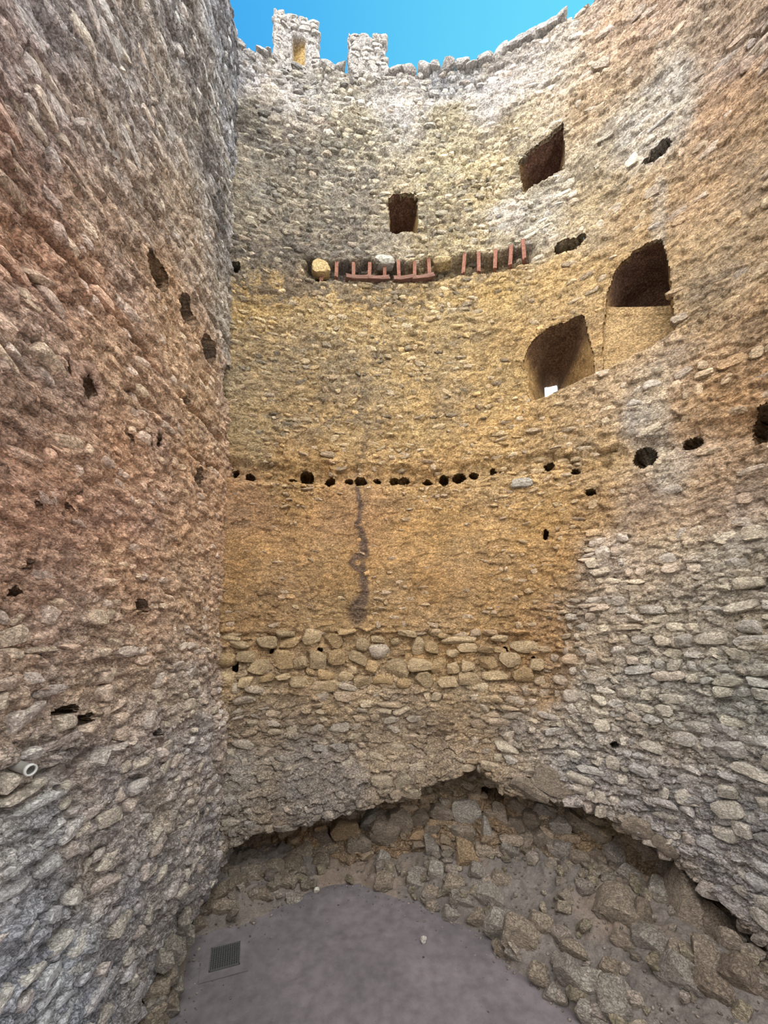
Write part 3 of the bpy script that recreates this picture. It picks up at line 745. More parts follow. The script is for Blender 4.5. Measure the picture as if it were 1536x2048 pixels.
def band_hi(T): return np.interp(T, [0, 9], [4.44, 4.44])
def band_lo(T): return np.interp(T, [0, 9], [3.50, 3.50])
def lay_stones(wall, plan, t0, t1, ztop, macro, zone_f, sd, holes, lichen_f, limit=285):
    r = np.random.default_rng(sd)
    S = []
    ct = np.arange(t0, t1 + .2, .2); cz = np.arange(0, ztop + .2, .2)
    zg = zone_f(*np.meshgrid(ct, cz))[..., 4]
    z = 0.05
    while z < ztop - 0.05:
        row = zg[min(int(z / .2), len(cz) - 1)]
        hrow = float(np.median(row)) * r.uniform(0.38, 0.66)
        t = t0 + r.uniform(0, .2)
        while t < t1:
            w = row[min(int((t - t0) / .2), len(ct) - 1)] * (0.45 + 1.0 * r.random() ** 1.4)
            S.append((t + w / 2, z + hrow / 2, r.random(), w, hrow)); t += w * 1.02
        z += hrow
    S = np.array(S)
    T = S[:, 0]; Zs = S[:, 1] + 0.04 * fbm(T * 2, S[:, 1] * 2, sd, 2)
    zn = zone_f(T, Zs)
    clump = fbm(T * 1.1, Zs * 1.4, sd + 5, 2)
    keep = S[:, 2] < zn[:, 5] * (1 + 0.6 * clump)
    if wall is wall_back: keep &= ~((Zs > band_lo(T)) & (Zs < band_hi(T)) & (T < float(curve.W(1080, 1300)[0])))
    for (ht, hz, rt, rz) in holes:
        keep &= np.hypot((T - ht) / (rt + .07), (Zs - hz) / (rz + .05)) > 1.0
    for nm, poly in (OPEN if plan is curve else ()):
        c = poly.mean(0)
        keep &= ~inside(T, Zs, c + (poly - c) * 1.12)
    T, Zs, zn, S = T[keep], Zs[keep], zn[keep], S[keep]
    D = macro(T, Zs)
    # a stone may not hang over the edge of a void
    D = np.maximum(D, np.minimum(macro(T, Zs + .07), macro(T, Zs - .07)))
    lich = lichen_f(T, Zs)
    px, py, dist = plan.pix(T, Zs, D)
    W_ = S[:, 3] * r.uniform(.82, 1.04, len(T)); H_ = S[:, 4] * r.uniform(.66, 1.06, len(T))
    proud = zn[:, 6]
    Dp = (0.10 + 0.16 * proud) * (0.6 + 0.8 * r.random(len(T)))
    out = (0.010 + 0.042 * proud) * (0.3 + 1.4 * r.random(len(T)) ** 1.5)
    # colours: the bed's own colour, creamier, greyer or rustier by stone
    kind = r.random(len(T)); v = 1.03 + r.uniform(-1, 1, len(T)) * (.18 + .16 * np.clip(lich * 1.6, 0, 1))
    C = zn[:, :3] * v[:, None]
    lum = C.mean(1, keepdims=True)
    grey = lum * np.array([1.0, .97, .92]); cream = lum * np.array([1.22, 1.06, .78]) * 1.10; rust = lum * np.array([1.22, .93, .72])
    C = np.where((kind < .36)[:, None], C * .62 + grey * .38, C)
    C = np.where(((kind > .36) & (kind < .66))[:, None], C * .62 + cream * .38, C)
    C = np.where((kind > .90)[:, None], C * .6 + rust * .4, C)
    C = np.where(((lich > .3) & (kind < .25))[:, None], C * .62, C)
    C = np.clip(C, .02, .9)
    infr = (px > -40) & (px < 1576) & (py > -40) & (py < 2088)
    area = W_ * H_ / dist ** 2 * (0.4 + proud) * infr
    order = np.argsort(-area)
    big = set(order[:limit].tolist())
    bv = []; bf = []; bc = []; off = 0
    jt = r.normal(size=(len(T), 3)) * np.array([.12, .14, .16])
    for i in range(len(T)):
        pos, tg, n = frame(plan, T[i], Zs[i], D[i])
        a, b, c = jt[i]
        if i in big:
            w, h = W_[i] * 1.06, H_[i] * 1.06
            pos = pos + n * (out[i] * 1.15 - Dp[i] * .5)
            M = Matrix(((tg[0], n[0], 0, pos[0]), (tg[1], n[1], 0, pos[1]), (0, 0, 1, pos[2]), (0, 0, 0, 1)))
            M = M @ Matrix.Rotation(a, 4, 'X') @ Matrix.Rotation(b, 4, 'Y') @ Matrix.Rotation(c, 4, 'Z') @ Matrix.Diagonal((w / 2, Dp[i] / 2, h / 2, 1))
            me = rnd_me[i % len(rnd_me)] if (plan is curve and 3.3 < Zs[i] < 4.6 and T[i] < T_SPLIT and kind[i] < .6) else ang_me[i % NV]
            o = bpy.data.objects.new('stone', me); COL.objects.link(o)
            o.parent = wall; o.matrix_basis = M
            o.color = (C[i, 0], C[i, 1], C[i, 2], 1)
        else:
            V = low_ang[i % NV] * np.array([W_[i] / 2, Dp[i] / 2, H_[i] / 2])
            cb, sb = math.cos(b), math.sin(b)
            V = np.stack([V[:, 0] * cb + V[:, 2] * sb, V[:, 1], -V[:, 0] * sb + V[:, 2] * cb], 1)
            P = pos + n * (out[i] - Dp[i] * .5)
            V = P + V[:, :1] * tg + V[:, 1:2] * n + V[:, 2:3] * np.array([0, 0, 1.0])
            bv.append(V); bf.append(low_faces + off); off += len(V)
            bc.append(np.repeat(C[i][None], len(V), 0))
    ob = mesh_np('small_stones', np.vstack(bv), np.vstack(bf), M_SMALL, np.vstack(bc), False, wall)
    ob['kind'] = 'stuff'
    return len(T)

n_b = lay_stones(wall_back, curve, 0.42, T_SPLIT, Z_TOP - .15, curve_macro, curve_zone, 31, curve_holes, lichen_curve, 210)
n_r = lay_stones(wall_right, curve, T_SPLIT, float(curve.len) - .3, Z_TOP - .15, curve_macro, curve_zone, 32, curve_holes, lichen_curve)
n_l = lay_stones(wall_left, left, 0.25, float(left.len) - .2, Z_TOP - .15, left_macro, left_zone, 33, left_holes, lichen_left)

BOULDERS = [(450,1321,46,30),(494,1314,42,26),(534,1284,42,24),(583,1284,50,22),(571,1267,38,15),(625,1274,40,34),(667,1282,38,30),(727,1289,32,28),(756,1279,30,15),(759,1304,44,31),(791,1284,20,16),(836,1292,30,36),(863,1294,30,28),
 (917,1280,72,16),(935,1296,42,20),(972,1299,32,16),(1048,1294,62,26),(1019,1321,44,34),(977,1326,42,30),(937,1331,28,26),(907,1336,26,24),(878,1331,34,32),(841,1331,52,28),(796,1336,48,38),(742,1334,26,26),(717,1316,40,32),(704,1341,22,20),(672,1314,40,36),(635,1321,40,38),
 (600,1326,28,26),(566,1319,40,40),(519,1334,46,34),(450,1359,48,34),(534,1356,32,16),(566,1354,30,12),(492,1364,32,22),(652,1351,36,22),(692,1354,34,20),(848,1361,38,34),(810,1366,34,22),(940,1359,48,30),(989,1351,52,22),(1046,1351,44,34),(660,1373,46,24),(598,1364,40,24),(765,1362,46,26),(895,1364,40,24),(724,1364,34,20),
 (620,1345,20,14),(905,1308,26,18),(480,1290,40,18),(694,1262,38,14),(816,1266,40,14),(1000,1276,36,14),(890,1272,30,12),(460,1276,40,16),(1072,1330,30,26),(1000,1300,26,16)]
for i, (px, py, w, h) in enumerate(BOULDERS):
    t, z = curve.W(px, py); dd = float(curve_macro(np.array([t]), np.array([z]))[0])
    pos, tg, n = frame(curve, float(t), float(z), dd); sc = pos[1] / F
    rr = random.Random(i); dep = .10 + .5 * min(w, h) * sc
    pos = pos + n * (-.5 * dep + .05 + .06 * rr.random())
    M = Matrix(((tg[0], n[0], 0, pos[0]), (tg[1], n[1], 0, pos[1]), (0, 0, 1, pos[2]), (0, 0, 0, 1))) @ Matrix.Rotation(rr.gauss(0, .12), 4, 'Y') @ Matrix.Diagonal((w * sc / 2, dep / 2 * 1.25, h * sc / 2, 1))
    o = bpy.data.objects.new('stone', (rnd_me[3:7] + ang_me[:28])[(i * 5) % 32] if i != 9 else rnd_me[3]); COL.objects.link(o); o.parent = wall_back; o.matrix_basis = M
    c = lin((184, 160, 126) if i % 3 else (178, 150, 112) if i != 9 else (176, 160, 142)) * rr.uniform(.74, 1.14); o.color = (c[0], c[1], c[2], 1)
for (px, py, w, h, c) in ((642,540,38,30,(204,176,126)),(768,526,42,20,(196,190,176)),(885,527,40,12,(196,174,132)),(1045,968,44,20,(168,160,146)),(935,12,1,1,(1,1,1)))[:4]:
    t, z = curve.W(px, py); pos, tg, n = frame(curve, float(t), float(z), .0); sc = pos[1] / F
    M = Matrix(((tg[0], n[0], 0, pos[0]), (tg[1], n[1], 0, pos[1]), (0, 0, 1, pos[2]), (0, 0, 0, 1))) @ Matrix.Diagonal((w * sc / 2, .12, h * sc / 2, 1))
    o = bpy.data.objects.new('stone', ang_me[px % NV]); COL.objects.link(o); o.parent = wall_back; o.matrix_basis = M
    c = lin(c); o.color = (c[0], c[1], c[2], 1)

# ------------------------------------------------------------------ floor and the rubble bank round it
edge_px = [(340,2048),(362,1960),(392,1878),(430,1864),(480,1852),(530,1828),(565,1808),(600,1788),(650,1772),(720,1767),(755,1784),(790,1796),(830,1802),(900,1838),(985,1880),(1020,1932),(1100,1997),(1170,2050)]
E = []
for (px, py) in edge_px:
    y = EYE * F / (py - CY); E.append(((px - CX) / F * y, y))
E = [(-2.30, 1.0), (-2.33, 3.0), (-2.38, 4.0)] + E + [(2.68, 3.7), (2.8, 2.8), (2.85, 1.0)]
E = np.array(E)

def edge_dist(X, Y):
    d = np.full(X.shape, 99.0)
    for i in range(len(E) - 1):
        ax, ay = E[i]; bx, by = E[i + 1]
        s = np.clip(((X - ax) * (bx - ax) + (Y - ay) * (by - ay)) / ((bx - ax) ** 2 + (by - ay) ** 2), 0, 1)
        d = np.minimum(d, np.hypot(X - ax - s * (bx - ax), Y - ay - s * (by - ay)))
    return np.where(inside(X, Y, E), -d, d)

def bank_macro(X, Y):
    d = edge_dist(X, Y) + 0.06 * fbm(X * 3, Y * 3, 81, 3)
    rightw = sstep(0.2, 1.2, X)
    sl = 0.36 * (1 - rightw) + 0.46 * rightw
    h = np.where(d > 0, 0.13 * sstep(0, .10, d) + sl * np.maximum(d, 0) ** 0.95, d * 0.6)
    h = np.minimum(h, 0.78 + 0.1 * fbm(X, Y, 84, 2))
    return h, d

def bank_z(X, Y):
    h, d = bank_macro(X, Y)
    a, c1, i1 = facets(X * 6, Y * 6, 82); a2, c2, i2 = facets(X * 15, Y * 15, 86)
    return h + sstep(0, .15, d) * (0.05 * a + 0.018 * a2 + 0.07 * fbm(X * 3.5, Y * 3.5, 83, 4, .6)), d, i1, i2, c1

gx, gy = np.meshgrid(np.arange(-3.0, 5.3, 0.021), np.arange(2.2, 7.35, 0.021))
bz, bd, bi, bi2, bc1 = bank_z(gx, gy)
idx = np.arange(gx.size).reshape(gx.shape)
Q = np.stack([idx[:-1, :-1], idx[:-1, 1:], idx[1:, 1:], idx[1:, :-1]], -1)
kp = (bd[:-1, :-1] > -0.12)
cb = lin((100, 93, 88)) * (0.82 + 0.2 * bi + 0.2 * bi2)[..., None] * (1 + .15 * fbm(gx * 2, gy * 2, 85, 4))[..., None]
warmk = sstep(-.1, .5, fbm(gx * 1.3, gy * 1.3, 87, 3))[..., None] * .5
cb = cb * (1 - warmk) + lin((124, 106, 90)) * warmk
Qk = Q[kp]; used, inv = np.unique(Qk, return_inverse=True)
bank = mesh_np('rubble_bank', np.stack([gx, gy, bz], -1).reshape(-1, 3)[used], inv.reshape(-1, 4), M_BANK, np.clip(cb, .01, .9).reshape(-1, 3)[used], True)
tag(bank, 'grey earth and rubble bank sloping from the wall foot to the sandy floor', kind='structure')

def floor_mat():
    m, t, b = nodes_mat('sandy_floor'); L = t.links.new
    geo = N(t, 'ShaderNodeNewGeometry')
    n1 = N(t, 'ShaderNodeTexNoise'); n1.inputs['Scale'].default_value = 1.1; n1.inputs['Detail'].default_value = 5; n1.inputs['Roughness'].default_value = .6
    n2 = N(t, 'ShaderNodeTexNoise'); n2.inputs['Scale'].default_value = 7; n2.inputs['Detail'].default_value = 6
    n3 = N(t, 'ShaderNodeTexNoise'); n3.inputs['Scale'].default_value = 110; n3.inputs['Detail'].default_value = 3
    vo = N(t, 'ShaderNodeTexVoronoi'); vo.inputs['Scale'].default_value = 9; vo.inputs['Randomness'].default_value = 1
    for n in (n1, n2, n3, vo): L(geo.outputs['Position'], n.inputs['Vector'])
    cr = N(t, 'ShaderNodeValToRGB'); L(n1.outputs[0], cr.inputs[0])
    cr.color_ramp.elements[0].position = .3; cr.color_ramp.elements[0].color = rgba(82, 77, 79)
    cr.color_ramp.elements[1].position = .7; cr.color_ramp.elements[1].color = rgba(99, 92, 94)
    r2 = N(t, 'ShaderNodeMapRange'); r2.inputs['From Min'].default_value = .3; r2.inputs['From Max'].default_value = .7; r2.inputs['To Min'].default_value = .80; r2.inputs['To Max'].default_value = 1.16
    r3 = N(t, 'ShaderNodeMapRange'); r3.inputs['From Min'].default_value = .3; r3.inputs['From Max'].default_value = .7; r3.inputs['To Min'].default_value = .90; r3.inputs['To Max'].default_value = 1.10
    r4 = N(t, 'ShaderNodeMapRange'); r4.inputs['From Min'].default_value = .035; r4.inputs['From Max'].default_value = .06; r4.inputs['To Min'].default_value = .62; r4.inputs['To Max'].default_value = 1.0
    L(n2.outputs[0], r2.inputs[0]); L(n3.outputs[0], r3.inputs[0]); L(vo.outputs['Distance'], r4.inputs[0])
    m1 = N(t, 'ShaderNodeMath', operation='MULTIPLY'); L(r2.outputs[0], m1.inputs[0]); L(r3.outputs[0], m1.inputs[1])
    m2 = N(t, 'ShaderNodeMath', operation='MULTIPLY'); L(m1.outputs[0], m2.inputs[0]); L(r4.outputs[0], m2.inputs[1])
    vm = N(t, 'ShaderNodeVectorMath', operation='SCALE'); L(cr.outputs[0], vm.inputs[0]); L(m2.outputs[0], vm.inputs['Scale'])
    L(vm.outputs[0], b.inputs['Base Color'])
    bp = N(t, 'ShaderNodeBump'); bp.inputs['Strength'].default_value = .35; bp.inputs['Distance'].default_value = .02
    ad = N(t, 'ShaderNodeMath', operation='MULTIPLY_ADD'); ad.inputs[1].default_value = .25; L(n3.outputs[0], ad.inputs[0]); L(n2.outputs[0], ad.inputs[2])
    L(ad.outputs[0], bp.inputs['Height']); L(bp.outputs[0], b.inputs['Normal'])
    return m
M_FLOOR = floor_mat()
fx, fy = np.meshgrid(np.arange(-3.4, 5.6, 0.04), np.arange(0.9, 7.6, 0.04))
fz = 0.012 * fbm(fx * 1.2, fy * 1.2, 88, 4) + 0.006 * fbm(fx * 6, fy * 6, 89, 3)
# shallow scoured hollows and the trowelled step in the middle of the floor
def fl(px, py):
    y = EYE * F / (py - CY); return (px - CX) / F * y, y
for (px, py, r, dp) in ((585, 1945, .16, .03), (612, 2010, .12, .035), (600, 1935, .10, .02), (540, 2020, .2, .012)):
    hx, hy = fl(px, py)
    fz -= dp * sstep(1.0, .2, np.hypot(fx - hx, fy - hy) / r + .5 * fbm(fx * 8, fy * 8, 90, 3))
sx, sy = fl(700, 1835)
fz -= 0.014 * sstep(1.0, .93, np.hypot((fx - sx) / .65, (fy - sy) / .42) + .15 * fbm(fx * 3, fy * 3, 92, 2))
idx = np.arange(fx.size).reshape(fx.shape)
floor = mesh_np('floor', np.stack([fx, fy, fz], -1).reshape(-1, 3), np.stack([idx[:-1, :-1], idx[:-1, 1:], idx[1:, 1:], idx[1:, :-1]], -1).reshape(-1, 4), M_FLOOR, None, True)
tag(floor, 'bare grey-brown sandy floor at the bottom of the tower', kind='structure')

# ------------------------------------------------------------------ where a line of sight meets bank or wall
def hit(px, py):
    z = 0.3
    for _ in range(14):
        y = (EYE - z) * F / max(py - CY, 1.0); x = (px - CX) / F * y
        h = float(bank_macro(np.array([x]), np.array([y]))[0][0]); z += 0.6 * (h - z)
    best = (y, np.array([x, y, z]), np.array([0, -.55, .83]))
    off = 0.0
    for _ in range(6):
        t, zz = curve.W(px, py, off); off += 0.7 * (float(curve_macro(np.array([t]), np.array([zz]))[0]) - off)
    pos, tg, n = frame(curve, float(t), float(zz), off)
    if pos[1] < best[0]: best = (pos[1], pos, n)
    return best[1], best[2]

def block(name, me, px, py, wpx, hpx, roll, col, parent=None, deep=.8, sink=.25, tilt=0.0, at=None):
    pos, n = hit(px, py) if at is None else at
    s = pos[1] / F
    w, h = wpx * s, hpx * s; dp = deep * min(w, h) if deep else h
    view = pos - np.array([0, 0, EYE]); view /= np.linalg.norm(view)
    pos = pos - n * (sink * dp * .5) + np.array([0, 0, 0.0])
    az = math.atan2(view[0], view[1])
    M = Matrix.Translation(pos.tolist()) @ Matrix.Rotation(-az, 4, 'Z') @ Matrix.Rotation(math.pi + 0.25 + tilt, 4, 'X') @ Matrix.Rotation(math.radians(-roll), 4, 'Y') @ Matrix.Diagonal((w / 2 * 1.1, max(dp, .08) / 2 * 1.2, h / 2 * 1.1, 1))
    o = bpy.data.objects.new(name, me); COL.objects.link(o)
    c = lin(col); o.color = (float(c[0]), float(c[1]), float(c[2]), 1)
    if parent is not None: o.parent = parent
    o.matrix_basis = M
    return o

G1, G2, B1, B2, O1 = (146,138,128), (132,124,115), (134,121,107), (120,107,94), (142,121,96)
# embedded blocks of the bank and of the hollow behind it
EMB = [(931,1628,54,50,8,G1),(929,1668,46,34,-4,B1),(943,1708,62,50,10,O1),(973,1668,26,56,12,G1),(1107,1560,76,44,28,B1),(1061,1580,76,32,30,B1),
 (1000,1632,34,30,20,B1),(1030,1650,36,30,-15,B2),(1035,1612,38,26,30,B1),(1062,1640,34,40,12,B2),(1090,1620,40,30,24,G2),(1120,1655,44,36,-12,G1),(1085,1680,44,34,16,B1),(1045,1685,42,34,-10,B1),(1020,1700,36,30,14,G2),
 (1122,1700,34,30,20,G2),(1150,1640,46,34,35,B2),(1180,1660,52,34,38,B1),(1223,1712,46,54,-20,G1),(1268,1757,64,30,34,G1),(1324,1786,46,46,20,G1),(1277,1651,56,34,10,B1),(1245,1690,44,28,30,B2),(1300,1700,50,30,36,B1),
 (1210,1745,44,36,44,B1),(1235,1745,40,30,30,B2),(1290,1830,50,44,35,B2),(1397,1830,140,100,38,B1),(1345,1740,60,34,40,B2),(1390,1770,60,34,38,B1),(1440,1860,80,50,40,B2),(1480,1900,70,44,42,B1),(1500,1960,80,60,40,B2),
 (1330,1690,48,28,34,B1),(1190,1715,36,30,10,B2),(1160,1720,36,28,-12,B1),
 (983,1790,62,46,36,G1),(905,1770,46,34,0,B1),(960,1745,40,30,20,G2),(1010,1760,50,30,30,B1),(925,1800,46,30,12,G2),(860,1790,36,26,4,B1),
 (503,1750,44,28,-4,B1),(546,1738,48,28,-12,B1),(585,1733,42,36,-18,B2),(560,1765,40,26,-24,B2),(470,1770,50,24,-24,B2),(435,1790,44,24,-30,B2),(410,1820,40,24,-34,B2),(450,1815,50,28,10,B1),(400,1850,36,28,16,B1),(520,1790,44,26,-20,B2),(640,1725,40,26,-20,B2),
 (748,1643,44,44,30,G2),(640,1668,40,34,-10,B2),(690,1660,60,40,-6,O1),(770,1660,56,50,10,B1),(720,1690,46,28,-12,B1),(800,1640,46,40,20,B1),(840,1640,40,34,-15,B2),(880,1625,44,38,10,B1),(860,1660,34,30,10,B2),(660,1700,60,24,-8,B2),(600,1705,54,24,-14,B1),
 (1008,1900,42,28,40,B1),(1032,1915,36,24,42,G2),(1088,1962,54,30,40,B1),(1112,1990,40,30,30,G2),(1000,1850,54,40,34,G1),(958,1842,42,26,22,B1),(908,1828,42,24,14,G2),(870,1812,36,22,10,B1),(1125,1925,44,30,20,G2),(1085,1850,50,34,26,B1)]
for i, (px, py, w, h, ro, c) in enumerate(EMB):
    block('stone', slab_me[i % len(slab_me)], px, py, w, h, ro, c, bank, .9, .35)

rb = np.random.default_rng(77)
bxs = rb.uniform(-2.7, 4.9, 4000); bys = rb.uniform(3.4, 6.9, 4000)
dE = edge_dist(bxs, bys); cxs, cys = curve.at(np.interp(bxs / bys, curve.u, curve.t)); wd = np.hypot(cxs, cys) - np.hypot(bxs, bys)
okb = (dE > .03) & (wd > .12) & (rb.random(4000) < np.clip(.25 + np.exp(-wd * 2.2) + np.exp(-dE * 6) * .6, 0, 1) * .35)
bxs, bys = bxs[okb][:232], bys[okb][:232]
hb = bank_macro(bxs, bys)[0]
for i in range(len(bxs)):
    w = rb.uniform(.07, .24)
    o = bpy.data.objects.new('stone', slab_me[i % len(slab_me)]); COL.objects.link(o); o.parent = bank
    o.matrix_basis = Matrix.Translation((bxs[i], bys[i], hb[i] + w * .12)) @ Matrix.Rotation(rb.uniform(0, 6.28), 4, 'Z') @ Matrix.Rotation(rb.normal() * .45 + 1.3, 4, 'X') @ Matrix.Rotation(rb.normal() * .4, 4, 'Y') @ Matrix.Diagonal((w / 2, w * rb.uniform(.3, .42), w * rb.uniform(.3, .5), 1))
    c = lin((132, 121, 110)) * rb.uniform(.7, 1.25); o.color = (c[0], c[1], c[2] * rb.uniform(.85, 1.05), 1)

# blocks lying loose on the bank and at the edge of the sand
LOOSE = [
 (864,1697,46,50,6,G2,'round-topped pale block perched alone on the dusty bank below the overhang'),
 (873,1744,32,42,-6,G1,'small upright grey block directly below the round-topped pale one'),
 (761,1718,30,36,24,G1,'pointed grey stone at the dark centre of the overhang, above the sand'),
 (772,1762,46,30,12,B1,'brown stone at the sand edge under the pointed grey stone'),
 (832,1762,40,42,8,G2,'dusty block beside the top of the sand, left of the upright grey block'),
 (1056,1882,112,54,38,B1,'long slab lying along the right edge of the sand'),
 (1148,1956,50,98,-22,G2,'tall grey-green block leaning over the sand edge, bottom right'),
 (1190,1970,50,52,-28,G1,'squarish pale stone resting against the tall grey-green block'),
 (1240,2010,70,84,-14,G2,'large angular block at the bottom edge, right of the squarish pale stone'),
 (1184,2028,60,46,14,G1,'weathered block at the bottom edge, below the tall grey-green block'),
 (1240,1815,84,82,28,B1,'large faceted boulder at the top of the dirt slope on the right'),
 (1302,1880,66,58,8,G2,'flat-faced block just right of and below the large faceted boulder'),
 (1254,1884,54,32,34,B1,'narrow stone wedged left of the flat-faced block'),
 (1360,1906,44,34,20,B1,'small dark stone wedged right of the flat-faced block'),
 (1366,1952,78,62,36,G2,'broad slab lying on the grey dirt near the lower right corner'),
 (1420,1926,84,52,40,B1,'long brown block above the broad slab in the lower right'),
 (1436,1984,78,52,36,B2,'tilted block nearest the lower right corner of the bank'),
 (1150,1900,60,34,16,B1,'low half-buried stone above the tall grey-green block'),
 (1218,1938,48,32,-8,B2,'low half-buried stone between squarish pale stone and flat-faced block'),
 (594,1800,42,40,-6,G2,'isolated grey block at the left end of the sand edge'),
 (548,1785,22,10,0,G1,'tiny flat stone lying above the isolated grey block'),
]
for i, (px, py, w, h, ro, c, lb) in enumerate(LOOSE):
    o = block('loose_stone', slab_me[(i * 5 + 3) % len(slab_me)], px, py, w * .93, h * .93, ro, c, None, .85, .30)
    tag(o, lb, 'stone', 'fallen stones on the bank')

def on_floor(px, py, wpx, hpx, roll, col, name, label, cat, grp=None):
    x, y = fl(px, py); s = y / F
    o = bpy.data.objects.new(name, slab_me[int(px) % len(slab_me)]); COL.objects.link(o)
    o.location = (x, y, hpx * s * .32); o.rotation_euler = (.1, .15, math.radians(roll)); o.scale = (wpx * s / 2, wpx * s / 2 * .8, hpx * s / 2)
    c = lin(col); o.color = (float(c[0]), float(c[1]), float(c[2]), 1)
    return tag(o, label, cat, grp)
on_floor(847, 1884, 13, 13, 20, (196,188,180), 'pebble', 'pale pebble lying alone in the middle of the sand', 'pebble')
on_floor(633, 1783, 11, 9, 10, (206,200,186), 'pebble', 'whitish pebble at the upper left edge of the sand', 'pebble')
on_floor(927, 1822, 9, 8, 40, (206,198,186), 'pebble', 'whitish pebble at the upper right edge of the sand', 'pebble')
on_floor(990, 1908, 8, 7, 70, (150,138,128), 'pebble', 'small dull pebble on the sand below the long slab', 'pebble')

# grit strewn along the foot of the bank: too fine to count
gr = np.random.default_rng(5); gv = []; gf = []; gc = []; off = 0
X = gr.uniform(-2.6, 4.6, 9000); Y = gr.uniform(3.6, 7.0, 9000)
Dg = edge_dist(X, Y); U = gr.random(9000)
ok = (Dg > -1.2) & (Dg < 1.4) & (U < np.where(Dg < 0, np.exp(-np.abs(Dg) * 5), .45))
X, Y, Dg = X[ok][:900], Y[ok][:900], Dg[ok][:900]
Zg = np.where(Dg > 0, bank_z(X, Y)[0], 0.0)
for i in range(len(X)):
    s = gr.uniform(.007, .024) * (0.6 if Dg[i] < -.1 else 1.0)
    V = low_ang[i % NV] * s * np.array([1, gr.uniform(.7, 1), .7])
    a = gr.uniform(0, 6.28); V = np.stack([V[:, 0] * math.cos(a) - V[:, 1] * math.sin(a), V[:, 0] * math.sin(a) + V[:, 1] * math.cos(a), V[:, 2]], 1)
    gv.append(V + np.array([X[i], Y[i], Zg[i] + s * .3])); gf.append(low_faces + off); off += len(V)
    gc.append(np.repeat((lin((124, 114, 106)) * gr.uniform(.6, 1.4))[None], len(V), 0))
grit = mesh_np('grit', np.vstack(gv), np.vstack(gf), M_SMALL, np.vstack(gc), False, bank)
grit['kind'] = 'stuff'

# ------------------------------------------------------------------ broken stones at the foot of the left wall
FOOT = [(369,1847,22,26,10,G2),(381,1870,20,22,-8,G2),(376,1826,18,16,0,G1),(347,1892,30,30,30,G2),(356,1915,26,30,20,G2),(331,1925,30,40,30,G1),(345,1948,34,26,24,G2),(330,1960,40,20,14,B1),(352,1975,26,30,30,G2),(316,1982,46,18,-10,B1),(312,2004,46,18,-8,G2),(340,2000,28,34,28,B1),(306,2028,56,22,-12,B1),(342,2032,36,34,24,G2),(365,1895,20,24,20,G2),(300,2050,50,22,-10,B1)]
for i, (px, py, w, h, ro, c) in enumerate(FOOT):
    X = -2.47; y = X * F / (px - CX); z = EYE - (py - CY) / F * y
    block('stone', slab_me[(i * 3 + 1) % len(slab_me)], px, py, w, h, ro, c, wall_left, 1.2, .2, at=(np.array([X, y, max(z, .05)]), np.array([1., 0, 0])))

